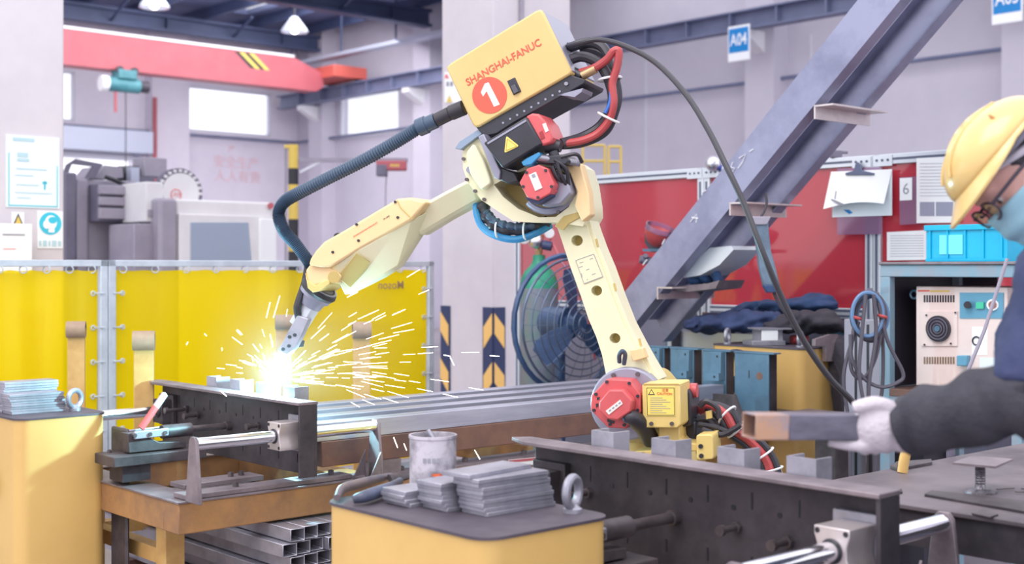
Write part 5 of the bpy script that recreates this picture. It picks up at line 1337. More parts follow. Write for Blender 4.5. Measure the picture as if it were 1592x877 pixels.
for q in ([(1291,311),(1293,309),(1312,317),(1308,321)], [(1297,309),(1299,297),(1301,297),(1299,310)]):
    part('print_mark', MB().prism([onA(x, y, pz-0.062) for x, y in q], -UA*0.0005), m_grey_ink, cbt, smooth=0)
part('print_mark', MB().prism([onA(x, y, pz-0.0075) for x, y in ((1311,326),(1320,326),(1326,331),(1320,333))], -UA*0.0004), m_blue, cbt, smooth=0)
six = thing('number_card', 'white card with the number 6 in a clear sleeve', 'card', onA(1408, 311, pz), HALL)
part('sleeve', MB().prism([onA(x, y, pz) for x, y in ((1398,276),(1430,274),(1430,348),(1399,350))], -UA*0.001), m_sleeve, six, smooth=0)
part('card', MB().prism([onA(x, y, pz-0.003) for x, y in ((1399,277),(1418,276),(1418,311),(1399,312))], -UA*0.001), m_paper, six, smooth=0)
text_mesh('lettering', '6', onA(1408.5, 293.5, pz-0.0045), -UB, (0,0,1), 0.055, m_grey_ink, six, 0.0004)
def doc(label, pts, lines, blocks):
    (x0,y0),(x1,y1) = pts
    t = thing('document_sheet', label, 'document', onA((x0+x1)/2, y1, pz), HALL, 'document sheets on the red screen')
    part('paper', MB().prism([onA(x, y, pz-0.004) for x, y in ((x0,y0),(x1,y0-3),(x1,y1-1),(x0,y1))], -UA*0.001), m_paper, t, smooth=0)
    for (a_, b_, yy) in lines:
        part('print_line', MB().prism([onA(x, y, pz-0.0055) for x, y in ((a_,yy),(b_,yy-0.3),(b_,yy+0.8),(a_,yy+1.1))], -UA*0.0003), mat('print_grey', (184,186,196), 0.7), t, smooth=0)
    for (a_, b_, c_, d_) in blocks:
        part('print_photo', MB().prism([onA(x, y, pz-0.0055) for x, y in ((a_,c_),(b_,c_),(b_,d_),(a_,d_))], -UA*0.0003), mat('print_photo', (150,152,172), 0.7), t, smooth=0)
doc('tall printed document with two grey pictures beside the helmet', ((1425,246),(1486,347)), [(1430,1480,254+5*k) for k in range(11)], [(1430,1453,314,336),(1455,1482,314,336)])
doc('small printed table sheet above the bench beside the blue bin', ((1379,361),(1440,405)), [(1384,1436,366+4*k) for k in range(9)], [])

# ------------------------------------------------------------------ stair frame: two channel stringers with angle treads
s0 = px(975, 475, 6.6); kk = None
def stair_pt(x, y):           # a point on the front stringer plane
    return on_plane(x, y, s0, UA)
q0 = stair_pt(952, 512); q1 = stair_pt(1366, 0)
dvec = (q1 - q0).normalized(); top = q0 + (q1-q0)*1.22
nrm = UA.cross(dvec).normalized()
if nrm.z < 0: nrm = -nrm
st_ = thing('stair_frame', 'pair of leaning steel channel stringers joined by angle treads', 'stair frame', V((q0.x, q0.y, 0)), HALL)
def channel(p0, p1, h, fl, t, inward):
    mb = MB(); L = p1 - p0
    prof = [(-h/2,0),(h/2,0),(h/2,fl),(h/2-t,fl),(h/2-t,t),(-h/2+t,t),(-h/2+t,fl),(-h/2,fl)]
    mb.loft([[p + nrm*u + UA*(inward*v) for u, v in prof] for p in (p0, p1)]); return mb
hgt = 0.165; gap = 0.34
s1 = part('stringer', channel(q0, top, hgt, 0.075, 0.009, 1), m_beam, st_)
s2 = part('stringer', channel(q0 + UA*(gap+0.05) - nrm*0.02, top + UA*(gap+0.05) - nrm*0.02, hgt, 0.075, 0.009, -1), m_beam, st_)
for x, y in ((1052,432),(1165,300),(1297,148)):
    c_ = stair_pt(x-25, y+4) - nrm*0.05
    tr_o = part('tread_angle', MB().obox(c_ + UA*(gap/2+0.04), UA*(gap/2+0.05), UB*0.05, V((0,0,0.004))), m_bear, st_)
    part('tread_leg', MB().obox(c_ + UA*(gap/2+0.04) + UB*0.046 - V((0,0,0.03)), UA*(gap/2+0.05), UB*0.004, V((0,0,0.028))), m_bear, tr_o)
# chalk marks on the web
def chalk(pts):
    part('chalk_mark', MB().tube([stair_pt(x, y) - UA*0.002 for x, y in pts], 0.004, 5), m_chalk, st_)
chalk([(1150,246),(1160,240),(1155,252),(1148,262)]); chalk([(1140,252),(1137,260),(1143,262),(1139,268),(1134,264)])
chalk([(1166,236),(1172,232)]); chalk([(1076,338),(1086,340)]); chalk([(1074,345),(1084,333),(1083,346)]); chalk([(1092,300),(1098,296)])
chalk([(1000,412),(1006,404)]); chalk([(1030,380),(1034,372)])
# trestle carrying the lower end of the stair frame
tq = q0 + UA*0.2
ts = thing('trestle', 'grey-blue steel trestle under the lower end of the stair frame', 'trestle', V((tq.x, tq.y, 0)), HALL)
zb_ = q0.z - 0.13
ta, tb_, _ = toab(tq)
part('top_beam', MB(HT).box(ta-0.25, ta+0.3, tb_-0.14, tb_-0.02, zb_-0.06, zb_), m_blue_arctint, ts, bev=0.004)
for a in (ta-0.1, ta+0.22):
    for s in (-1, 1):
        part('leg', MB().beam(ab(a, tb_-0.08, zb_-0.06), ab(a, tb_-0.08+s*0.25, 0.0), 0.05, 0.05, UA), m_blue_arctint, ts)
# sheet tray slung between the treads, with small parts
tray = [(1040,428),(1062,406),(1085,385),(1118,382),(1122,388),(1100,412),(1070,428),(1045,432)]
tq_a = toab(s0)[0]
solo('curved_sheet', MB().loft([[stair_pt(x, y) + UA*k for x, y in tray] for k in (0.09, 0.3)]), m_alu, 'curved light metal sheet lying between the stair stringers', 'sheet')
solo('part_tray', MB().loft([[stair_pt(x, y) + UA*k for x, y in ((1022,446),(1080,441),(1098,436),(1092,449),(1050,454),(1024,452))] for k in (0.1, 0.3)]), m_plate, 'narrow steel tray under the curved sheet on the stair frame', 'tray')
for k, (x, y) in enumerate(((1046,437),(1060,433),(1078,431))):
    p = stair_pt(x, y) + UA*0.18
    solo('blue_rag', MB().ell(p, (0.045,0.035,0.025), 12, 8, Matrix.Rotation(0.6*k, 3, 'Y')), mat('rag_blue', (52,84,130), 0.8, col2=(36,60,100), scale=20, bump=0.6, bscale=30),
         ['crumpled blue rag at the left end of the tray', 'crumpled blue rag in the middle of the tray', 'crumpled blue rag at the right end of the tray'][k], 'rag', 'blue rags in the tray')
# red bowl and bracket on the left of the frame
rb = onA(1018, 381, 5.3)
bw = thing('red_bowl', 'red plastic bowl in a clear holder left of the stair frame', 'bowl', rb)
part('bowl', MB().lathe([(0.03,0.0),(0.055,0.02),(0.075,0.06),(0.08,0.085),(0.075,0.085),(0.05,0.03),(0.0,0.02)], rb, (0.25,-0.3,0.9), 26), m_hose_r, bw)
part('clear_rim', MB().lathe([(0.08,0.08),(0.082,0.11),(0.079,0.11),(0.077,0.08)], rb, (0.25,-0.3,0.9), 26, False, False), m_sleeve, bw)
part('holder_arm', MB().prism([onA(x, y, 5.32) for x, y in ((1003,352),(1007,372),(1020,382),(1050,386),(1050,392),(1012,392),(1002,378))], UA*0.05), m_dark, bw)
part('holder_shelf', MB().prism([onA(x, y, 5.3) for x, y in ((998,387),(1060,386),(1060,391),(1000,391))], UA*0.08), m_blue_arctint, bw)
part('holder_post', MB().beam(onA(1050,388,5.35), onA(1050,470,5.35), 0.03, 0.03, (1,0,0)), m_dark, bw)
part('holder_post_base', MB().beam(onA(1050,470,5.35), V((onA(1050,470,5.35).x, onA(1050,470,5.35).y, 0.0)), 0.04, 0.04, (1,0,0)), m_dark, bw)
vb = onA(1003, 403, 5.3)
solo('small_valve', MB().cyl(vb + V((-0.03,0,0)), vb + V((0.03,0,-0.01)), 0.022, n=14).cyl(vb + V((0.0,0,0.0)), vb + V((0.0,-0.03,0.02)), 0.014, n=12), m_mgrey2, 'small grey valve below the red bowl holder', 'valve')
# pendant tool hanging from a tread
hg = px(1185, 318, 5.75)
pt_ = thing('hanging_tool', 'slim blue-grey hand tool hanging from a stair tread', 'tool', px(1200, 455, 5.75))
def pp_(x, y): return px(x, y, 5.72)
part('hook', MB().tube(smooth_path([pp_(1190,300), pp_(1192,315), pp_(1188,328), pp_(1184,336), pp_(1184,344)]), 0.006, 8), m_dark, pt_)
part('body', MB().loft([[p + V((sx*w_, sy*w_*0.6, 0)) for sx, sy in ((-1,-1),(1,-1),(1,1),(-1,1))] for p, w_ in ((pp_(1180,338),0.036),(pp_(1183,360),0.033),(pp_(1187,390),0.031),(pp_(1193,420),0.036),(pp_(1199,444),0.036))]), mat('tool_grey_blue', (104,124,144), 0.45, col2=(84,100,120), scale=9), pt_, bev=0.006)
part('clamp_head', MB().loft([[p + V((sx*w_, sy*0.03, 0)) for sx, sy in ((-1,-1),(1,-1),(1,1),(-1,1))] for p, w_ in ((pp_(1181,337),0.046),(pp_(1180,350),0.03))]), m_mgrey, pt_, bev=0.004)
part('tip', MB().loft([[p + V((sx*w_, sy*w_*0.7, 0)) for sx, sy in ((-1,-1),(1,-1),(1,1),(-1,1))] for p, w_ in ((pp_(1197,443),0.034),(pp_(1202,455),0.03))]), m_fan, pt_, bev=0.004)
part('cable', MB().tube(smooth_path([pp_(1203,455), pp_(1208,466), pp_(1216,480), pp_(1232,500)]), 0.008, 8), m_dark, pt_)

# ------------------------------------------------------------------ side bench behind the far cabinet, piled with work clothes
bn = thing('side_bench', 'pale blue steel bench under the pile of work clothes', 'bench', ab(5.5, 4.1, 0), HALL)
part('top', MB(HT).box(5.36, 5.7, 3.35, 4.75, 1.02, 1.04), m_blue_arctint, bn, bev=0.004)
for b in (3.4, 4.68):
    for a in (5.38, 5.64): part('leg', MB(HT).box(a, a+0.04, b, b+0.04, 0, 1.02), m_blue_arctint, bn)
part('mesh_panel', MB(HT).box(5.37, 5.375, 4.1, 4.7, 0.6, 1.0), m_alu, bn)
def cloth(name, pts, th, m, label, seed, zfun=None):
    """crumpled garment: ridge line of pixel points with half heights, folded in a lumpy heap"""
    rnd = random.Random(seed); n = 26; loops = []
    P = smooth_path([px(x, y, d) for x, y, d, h, w in pts], 7); H = smooth_path([V((h, w, 0)) for x, y, d, h, w in pts], 7)
    ph = [rnd.uniform(0, 6.28) for _ in range(6)]
    for i, p in enumerate(P):
        t = i/(len(P)-1); h, w = H[i].x, H[i].y; l = []
        d_ = (P[min(i+1,len(P)-1)] - P[max(i-1,0)]).normalized(); s_ = d_.cross(V((0,0,1))).normalized()
        for j in range(n):
            an = 2*math.pi*j/n
            f = 1 + 0.16*math.sin(3*an+ph[0]+9*t) + 0.10*math.sin(5*an+ph[1]-23*t) + 0.08*math.sin(2*an+ph[2]+37*t) + 0.05*math.sin(7*an+51*t+ph[3])
            l.append(p + s_*(math.cos(an)*w*f) + V((0,0,math.sin(an)*h*f)))
        loops.append(l)
    return solo(name, MB().loft(loops), m, label, 'clothing', 'work clothes heaped on the side bench', smooth=180)
m_denim = mat('work_cloth_blue', (50,74,114), 0.85, col2=(40,58,96), scale=12, bump=0.3, bscale=50)
m_denim2 = mat('work_cloth_navy', (52,66,104), 0.85, col2=(40,52,88), scale=12, bump=0.3, bscale=50)
m_blackcl = mat('work_cloth_black', (58,54,64), 0.85, col2=(44,42,52), scale=12, bump=0.3, bscale=50)
cloth('blue_jacket', [(1132,490,6.75,0.012,0.05),(1150,484,6.75,0.032,0.1),(1185,480,6.72,0.04,0.12),(1215,478,6.65,0.04,0.12),(1245,474,6.6,0.045,0.12),(1280,470,6.55,0.04,0.12),(1298,474,6.55,0.02,0.06)], 0, m_denim, 'crumpled blue work jacket on top of the clothes pile', 3)
cloth('navy_trousers', [(1064,505,6.5,0.02,0.06),(1090,503,6.5,0.045,0.12),(1130,502,6.45,0.05,0.13),(1170,500,6.4,0.05,0.13),(1210,498,6.4,0.045,0.12)], 0, m_denim2, 'navy work trousers spread at the left of the pile', 5)
cloth('black_coat', [(1195,506,6.35,0.03,0.08),(1230,502,6.3,0.05,0.12),(1262,500,6.25,0.055,0.13),(1290,500,6.2,0.05,0.12),(1318,512,6.2,0.02,0.07)], 0, m_blackcl, 'black work coat drooping over the right of the pile', 8)
dp_ = [px(1290,520,6.1), px(1310,545,6.05), px(1325,580,6.0), px(1330,640,6.0), px(1332,720,6.0)]
solo('hanging_coat', MB().loft([[p + V((math.cos(2*math.pi*j/16)*w_*(1+0.3*math.sin(3*j+i)), math.sin(2*math.pi*j/16)*0.06, 0)) for j in range(16)] for i, (p, w_) in enumerate(zip(dp_, (0.03,0.07,0.09,0.08,0.07)))]), m_blackcl,
     'dark coat hanging down between the far cabinet and the cable coils', 'clothing', smooth=180)
# wooden stick on the bench, left of the jacket
solo('wood_block', MB().beam(px(1092,490,6.6), px(1155,494,6.55), 0.05, 0.03), m_rust2, 'short brown wooden block in front of the blue jacket', 'block', bev=0.003)

# ------------------------------------------------------------------ bench housing with the water chiller
m_hous = mat('housing_blue_grey', (128,158,176), 0.5, col2=(150,150,160), scale=5, lo=0.45, hi=0.65, bump=0.05)
m_housin = mat('housing_dark', (52,48,60), 0.6)
ha0, ha1 = 4.62, 5.2
def hb(x, y=500): return toab(onA(x, y, ha0))[1]
hb1, hb0 = hb(1370), hb(1592) - 0.35
hs = thing('bench_housing', 'open blue-grey steel housing around the water chiller', 'housing', ab(ha0, (hb0+hb1)/2, 0), HALL)
zt2 = onA(1450, 407, ha0).z; zsh2 = onA(1430, 607, ha0).z
part('top', MB(HT).box(ha0-0.02, ha1, hb0, hb1, zt2-0.012, zt2), m_plate, hs, bev=0.003)
part('top_frame', MB(HT).box(ha0-0.01, ha0+0.03, hb0, hb1, zt2-0.06, zt2-0.012), m_hous, hs, bev=0.003)
part('side_post', MB(HT).box(ha0-0.01, ha0+0.03, hb1-0.045, hb1, 0.0, zt2-0.06), m_hous, hs, bev=0.003)
part('rear_post', MB(HT).box(ha1-0.04, ha1, hb1-0.045, hb1, 0.0, zt2-0.012), m_hous, hs)
part('side_panel', MB(HT).box(ha0+0.03, ha1-0.04, hb1-0.012, hb1-0.002, zsh2, zt2-0.012), m_housin, hs)
part('back_panel', MB(HT).box(ha1-0.012, ha1-0.002, hb0+0.75, hb1-0.045, zsh2, zt2-0.012), m_housin, hs)
part('shelf', MB(HT).box(ha0-0.015, ha1, hb0, hb1-0.046, zsh2-0.03, zsh2), m_rust2, hs, bev=0.002)
part('shelf_apron', MB(HT).box(ha0-0.01, ha0+0.02, hb0, hb1-0.046, zsh2-0.11, zsh2-0.03), m_hous, hs)
for b in (hb0, ): part('side_post', MB(HT).box(ha0-0.01, ha0+0.03, b, b+0.045, 0.0, zt2-0.06), m_hous, hs)
part('front_post', MB(HT).box(ha0-0.01, ha0+0.03, hb1-0.60, hb1-0.56, 0.0, zsh2-0.11), m_hous, hs)
# chiller
m_chil = mat('chiller_beige', (226,208,204), 0.5, col2=(220,202,198), scale=4)
m_cpan = mat('chiller_panel_blue', (92,150,180), 0.45)
ch_a = ha0 + 0.06
def cA(x, y, k=0.0): return onA(x, y, ch_a - k)
cb1, cb0 = toab(cA(1424,520))[1], toab(cA(1566,520))[1]; cz0, cz1 = zsh2+0.012, cA(1490,446).z
chl = thing('water_chiller', 'beige water chiller with round fan grille inside the bench housing', 'chiller', ab(ch_a+0.15, (cb0+cb1)/2, zsh2), HALL)
part('case', MB(HT).box(ch_a, ch_a+0.36, cb0, cb1, cz0, cz1), m_chil, chl, bev=0.004)
for b in (cb0+0.04, cb1-0.06): part('foot', MB(HT).box(ch_a+0.03, ch_a+0.33, b, b+0.03, zsh2, cz0), m_black, chl)
def quadp(name, x0, x1, y0, y1, m, k0, k1, parent=chl, bev=0):
    return part(name, MB().prism([cA(x, y, k1) for x, y in ((x0,y1),(x1,y1),(x1,y0),(x0,y0))], UA*(k1-k0)), m, parent, bev=bev)
fp = quadp('fan_plate', 1432, 1488, 484, 538, m_chil, 0.0, 0.006)
fcp = cA(1460, 511, 0.006)
part('fan_grille', MB().cyl(fcp, fcp - UA*0.012, 0.052, n=32), m_rblk, fp)
for rr_ in (0.018, 0.03, 0.042): part('grille_ring', MB().torus(fcp - UA*0.014, UA, rr_, 0.002, 28, 5), m_mgrey2, fp)
part('fan_hub', MB().cyl(fcp - UA*0.012, fcp - UA*0.018, 0.012, n=16), m_blue_arctint, fp)
for x, y in ((1440,490),(1485,486),(1437,536),(1478,534)): part('plate_screw', MB().cyl(cA(x,y,0.006), cA(x,y,0.011), 0.004, n=8), m_rblk, fp)
for y0 in (459, 555):
    for k in range(12):
        quadp('vent_slot', 1436+4.1*k, 1438.5+4.1*k, y0, y0+11, m_housin if y0 < 500 else mat('slot_brown', (130,108,90), 0.6), 0.0, 0.0015)
cpn = quadp('control_panel', 1492, 1560, 455, 495, m_cpan, 0.0, 0.004)
part('switch_knob', MB().cyl(cA(1504,474,0.004), cA(1504,474,0.03), 0.014, n=16), m_rblk, cpn)
part('power_switch', MB().prism([cA(x,y,0.012) for x, y in ((1517,480),(1529,480),(1529,470),(1517,470))], UA*0.01), mat('switch_green', (60,190,150), 0.4), cpn)
part('gauge', MB().cyl(cA(1543,474,0.004), cA(1543,474,0.014), 0.022, n=24), m_paper, cpn)
part('gauge_face', MB().cyl(cA(1543,474,0.014), cA(1543,474,0.016), 0.015, n=24), mat('gauge_brown', (150,104,90), 0.5), cpn)
text_mesh('lettering', 'WATER', cA(1440,452.5,0.002), -UB, (0,0,1), 0.006, m_redprint, chl, 0.0003) if False else None
quadp('brand_strip', 1427, 1445, 451, 453.5, m_redprint, 0.0, 0.001); quadp('brand_strip', 1446, 1476, 451.5, 454, m_stripe_y, 0.0, 0.001)
quadp('rating_label', 1511, 1535, 508, 552, m_paper, 0.0, 0.001)
part('port_ring', MB().torus(cA(1518,530,0.003), UA, 0.016, 0.003, 20, 6), m_rblk, chl)
quadp('blue_valve', 1487, 1503, 553, 569, m_cpan, 0.0, 0.03, bev=0.003)
quadp('instruction_label', 1523, 1560, 556, 572, m_paper2, 0.0, 0.001)
part('lifting_ring', MB().torus(onA(1421,458,ha0+0.1), UA, 0.016, 0.005, 18, 6), m_blue_arctint, chl)
# blue parts bin on the housing
m_bin = mat('bin_cyan', (0,176,216), 0.35, col2=(0,164,206), scale=4)
bi_b1, bi_b0 = toab(onA(1440,380,ha0+0.08))[1], toab(onA(1566,380,ha0+0.08))[1]; bz1 = onA(1500,349,ha0+0.08).z
bn_ = thing('parts_bin', 'bright blue plastic parts bin on the housing top', 'bin', ab(ha0+0.2, (bi_b0+bi_b1)/2, zt2), HALL)
wl = 0.006; A0_, A1_ = ha0+0.08, ha0+0.32
part('floor', MB(HT).box(A0_+0.01, A1_-0.01, bi_b0+0.01, bi_b1-0.01, zt2, zt2+wl), m_bin, bn_)
for (x0, x1, y0, y1) in ((A0_,A0_+wl,bi_b0,bi_b1),(A1_-wl,A1_,bi_b0,bi_b1),(A0_+wl,A1_-wl,bi_b0,bi_b0+wl),(A0_+wl,A1_-wl,bi_b1-wl,bi_b1)):
    part('wall', MB(HT).box(x0, x1, y0, y1, zt2, bz1), m_bin, bn_)
part('rim', MB(HT).box(A0_-0.01, A0_, bi_b0-0.005, bi_b1+0.005, bz1-0.022, bz1), m_bin, bn_, bev=0.002)
part('base_rim', MB(HT).box(A0_-0.008, A0_, bi_b0, bi_b1, zt2, zt2+0.012), m_bin, bn_, bev=0.002)
for k in range(5):
    b = bi_b0 + 0.02 + (bi_b1-bi_b0-0.04)*k/4
    part('rib', MB(HT).box(A0_-0.007, A0_, b-0.003, b+0.003, zt2+0.012, bz1-0.022), m_bin, bn_)
part('card_holder', MB(HT).box(A0_-0.004, A0_, bi_b1-0.16, bi_b1-0.06, zt2+0.03, bz1-0.04), mat('bin_pale', (110,220,236), 0.3), bn_)
# coiled cables hung on the screen post beside the housing
hk = px(1352, 455, 5.3)
ck = thing('cable_coil', 'bundle of coiled blue and grey cables hanging beside the housing', 'cable', px(1352, 640, 5.3))
m_cab1 = mat('cable_blue', (96,128,168), 0.45); m_cab2 = mat('cable_grey', (84,80,92), 0.5)
part('hook', MB().beam(px(1352,452,5.0), px(1352,458,5.5), 0.02, 0.02, (1,0,0)), m_mgrey2, ck)
for k in range(5):
    rx, rz_ = 24+2.2*(k % 3)-3*(k == 4), 34+3*(k % 2)
    part('coil_loop', MB().tube([px(1352+rx*math.cos(2*math.pi*i/30)+1.5*(k-2), 489+rz_*math.sin(2*math.pi*i/30)+1.5*k, 5.0+0.012*k) for i in range(30)], 0.008, 7, closed=True), m_cab1 if k % 2 == 0 else m_cab2, ck)
for k, pts in enumerate([[(1346,458),(1340,520),(1336,580),(1345,640),(1352,700)], [(1358,458),(1362,520),(1352,590),(1350,640),(1349,720)], [(1366,470),(1380,530),(1404,580),(1395,595),(1370,602),(1345,590),(1325,560),(1322,520)],
                         [(1330,490),(1322,560),(1330,585),(1345,586),(1360,560),(1370,520)], [(1335,500),(1316,560),(1312,600),(1320,660),(1322,740)], [(1340,640),(1352,655),(1368,662),(1378,640)], [(1364,455),(1372,520),(1372,600),(1362,660),(1360,740)]]):
    part('hanging_cable', MB().tube(smooth_path([px(x, y, 4.98+0.01*k) for x, y in pts], 7), 0.0075, 7), m_cab2, ck)
for x, y in ((1334,495),(1372,492)): part('red_tie', MB().torus(px(x,y,5.0), (0.3,0,1), 0.016, 0.006, 14, 6), m_hose_r, ck)
# vertical slotted profile in front of the cables, dark equipment beside it
eq = thing('control_enclosure', 'grey slotted upright with dark enclosure behind the gloved hand', 'enclosure', px(1330, 740, 5.75))
ea, eb, _ = toab(px(1340, 640, 5.6))
part('upright', MB(HT).box(ea, ea+0.08, eb-0.09, eb+0.09, 0, 1.12), mat('upright_grey', (150,150,164), 0.5), eq, bev=0.003)
for k in (-0.03, 0.03): part('slot', MB(HT).box(ea-0.002, ea+0.001, eb+k-0.006, eb+k+0.006, 0.1, 1.1), m_black, eq)
part('dark_box', MB(HT).box(ea+0.1, ea+0.3, eb-0.24, eb+0.02, 0, 0.95), m_housin, eq)
# small tool tray visible past the sleeve
pb_ = px(1406, 725, 3.9)
solo('yellow_handle', MB().tube(smooth_path([zc(1403,735,za) + V((0,0,0.001)), zc(1403,735,za) + V((0.004,0,0.03)), zc(1403,735,za) + V((0.012,0,0.062))]), 0.013, 12), m_yellow, 'pale yellow tool handle standing at the back edge of the work table', 'handle')
# thin flexible gooseneck rod rising in front of the chiller
gn = thing('thin_rod', 'thin grey rod leaning in front of the chiller', 'rod', px(1495, 602, 3.6))
part('rod', MB().tube([px(1478,640,3.55), px(1495,601,3.55), px(1530,515,3.55), px(1566,402,3.55)], 0.0052, 8), m_mgrey, gn)
part('base', MB().cyl(px(1478,640,3.55), V((px(1478,640,3.55).x, px(1478,640,3.55).y, 0.0)), 0.012, n=10), m_mgrey2, gn)
# ================================================================== the worker at the right edge, bent over the table
m_skin = mat('skin', (238,190,180), 0.5, col2=(230,178,168), scale=12)
m_hair = mat('hair', (66,62,70), 0.7, col2=(96,92,102), scale=60, bump=0.5, bscale=200)
m_hat = mat('hard_hat_yellow', (222,192,128), 0.28, col2=(216,184,118), scale=5, coat=0.3)
m_hat_in = mat('hard_hat_inside', (214,150,60), 0.5)
m_mask = mat('face_mask', (150,194,212), 0.75, col2=(164,204,220), scale=10, bump=0.1)
m_jacket = mat('jacket_blue', (54,62,98), 0.85, col2=(46,54,88), scale=8, bump=0.2, bscale=80)
m_sleeve_d = mat('sleeve_grey', (58,57,66), 0.8, col2=(44,44,54), scale=14, bump=0.25, bscale=90, stretch=(1,1,1))
m_glove = mat('glove_cotton', (206,198,206), 0.9, col2=(176,168,178), scale=9, bump=0.4, bscale=120)
m_trous = mat('trousers_navy', (46,54,86), 0.85)
m_boot = mat('boot_black', (40,38,44), 0.5)
m_specs = mat('spectacle_frame', (58,50,66), 0.3)
def voxel(o, size, smooth=6, fac=0.5):
    r = o.modifiers.new('remesh', 'REMESH'); r.mode = 'VOXEL'; r.voxel_size = size; r.use_smooth_shade = True
    s = o.modifiers.new('smooth', 'SMOOTH'); s.iterations = smooth; s.factor = fac
    return o
def wrinkle(o, strength, size):
    tx = bpy.data.textures.new('cloth_folds', 'CLOUDS'); tx.noise_scale = size; tx.noise_depth = 2
    d = o.modifiers.new('folds', 'DISPLACE'); d.texture = tx; d.strength = strength; d.mid_level = 0.5; d.texture_coords = 'LOCAL'
    return o
PD = 2.3
psi = R(7)
hx = V((-0.657*math.cos(psi), -0.657*math.sin(psi), -0.753)).normalized(); hz = V((-0.753*math.cos(psi), -0.753*math.sin(psi), 0.657)).normalized()
hz = (hz*math.cos(R(17)) + V((0,1,0))*math.sin(R(17))); hz = (hz - hx*hz.dot(hx)).normalized(); hy = hz.cross(hx).normalized()
hc0 = px(1590, 262, PD)
HM = Matrix(((hx.x, hy.x, hz.x, hc0.x), (hx.y, hy.y, hz.y, hc0.y), (hx.z, hy.z, hz.z, hc0.z), (0, 0, 0, 1)))
def H(x, y, z): return HM @ V((x, y, z))
HR = HM.to_3x3()
nb = px(1688, 372, PD+0.01)
shN, shF = px(1668, 436, 2.09), px(1690, 436, 2.52)
elN, wrN = px(1606, 612, 2.03), px(1424, 660, 2.17)
elF, wrF = px(1730, 650, 2.60), px(1730, 830, 2.52)
hip = px(1790, 860, PD+0.02); chest = px(1715, 520, PD+0.02); waist = px(1765, 700, PD+0.02)
hip = V((1.15, 2.08, hip.z)); waist = V((1.10, 2.16, waist.z))
hipN, hipF = hip + V((0,-0.09,0)), hip + V((0,0.09,0))
knN = V((hipN.x-0.02, hipN.y, 0.46)); knF = V((hipF.x+0.02, hipF.y, 0.46)); ftN = V((hipN.x+0.0, hipN.y, 0.06)); ftF = V((hipF.x+0.06, hipF.y, 0.06))
# body: one continuous surface grown from head, neck, trunk and limbs
bm_ = MB()
bm_.ell(H(0,0,0.012), (0.098,0.077,0.103), 28, 18, HR)
bm_.ell(H(0.035,0,-0.055), (0.062,0.058,0.07), 24, 14, HR)
bm_.ell(H(0.06,0,-0.098), (0.032,0.034,0.03), 18, 10, HR)                 # chin
bm_.ell(H(0.083,0,0.022), (0.018,0.05,0.014), 16, 10, HR)                 # brow
bm_.loft([[H(x,-w,z), H(x,w,z), H(x-0.03,w*1.3,z), H(x-0.03,-w*1.3,z)] for x, w, z in ((0.094,0.007,0.008),(0.106,0.009,-0.02),(0.117,0.014,-0.042),(0.1,0.015,-0.052))])   # nose
bm_.ell(H(0.09,0,-0.075), (0.014,0.026,0.008), 14, 8, HR)                 # lips
for s in (-1, 1):
    bm_.ell(H(-0.012, s*0.078, -0.018), (0.02,0.011,0.032), 16, 10, HR @ Matrix.Rotation(0.25, 3, 'Y'))
    bm_.ell(H(0.055, s*0.045, -0.03), (0.03,0.022,0.026), 14, 8, HR)      # cheeks
bm_.tube([H(-0.02,0,-0.04), H(-0.035,0,-0.1), nb], lambda t: 0.058+0.008*t, 18)
def limb(mb, pts, radii, n=16):
    P = smooth_path(pts, 6); Rr = smooth_path([V((r_, 0, 0)) for r_ in radii], 6)
    mb.tube(P, lambda t: Rr[min(len(Rr)-1, int(round(t*(len(Rr)-1))))].x, n)
limb(bm_, [nb + V((0,0,-0.02)), chest, waist, hip], [0.075,0.14,0.13,0.14], 20)
limb(bm_, [nb + V((0,0,-0.04)), shN], [0.06,0.055]); limb(bm_, [nb + V((0,0,-0.04)), shF], [0.06,0.055])
limb(bm_, [shN, shN.lerp(elN,0.5), elN, elN.lerp(wrN,0.4), wrN, px(1395,662,2.19)], [0.056,0.05,0.042,0.04,0.028,0.03])
limb(bm_, [shF, shF.lerp(elF,0.5), elF, elF.lerp(wrF,0.4), wrF, wrF + (wrF-elF).normalized()*0.09], [0.056,0.05,0.042,0.04,0.028,0.03])
limb(bm_, [hipN, knN.lerp(hipN,0.5), knN, knN.lerp(ftN,0.35), ftN], [0.09,0.078,0.056,0.056,0.04]); limb(bm_, [hipF, knF.lerp(hipF,0.5), knF, knF.lerp(ftF,0.35), ftF], [0.09,0.078,0.056,0.056,0.04])
person = solo('person', bm_, m_skin, 'person in yellow hard hat and blue jacket holding a short steel tube', 'person')
voxel(person, 0.006, 5)
def body(name, mb, m, label=None, smooth=60): return part(name, mb, m, person, label, smooth=smooth)
for s in (-1, 1):
    body('eye', MB().ell(H(0.076, s*0.031, -0.002), (0.0115,0.0115,0.0115), 14, 10, HR), mat('eye_white', (226,222,222), 0.2))
    body('iris', MB().ell(H(0.0845, s*0.031, -0.004), (0.004,0.006,0.006), 12, 8, HR), m_black)
# hair under the hat
hr = MB().ell(H(-0.012,0,0.02), (0.096,0.082,0.092), 28, 12, HR @ Matrix.Rotation(R(-32), 3, 'Y'), lo=-30, hi=90)
hr.ell(H(-0.045,0,-0.02), (0.062,0.072,0.075), 22, 12, HR)
body('hair', hr, m_hair)
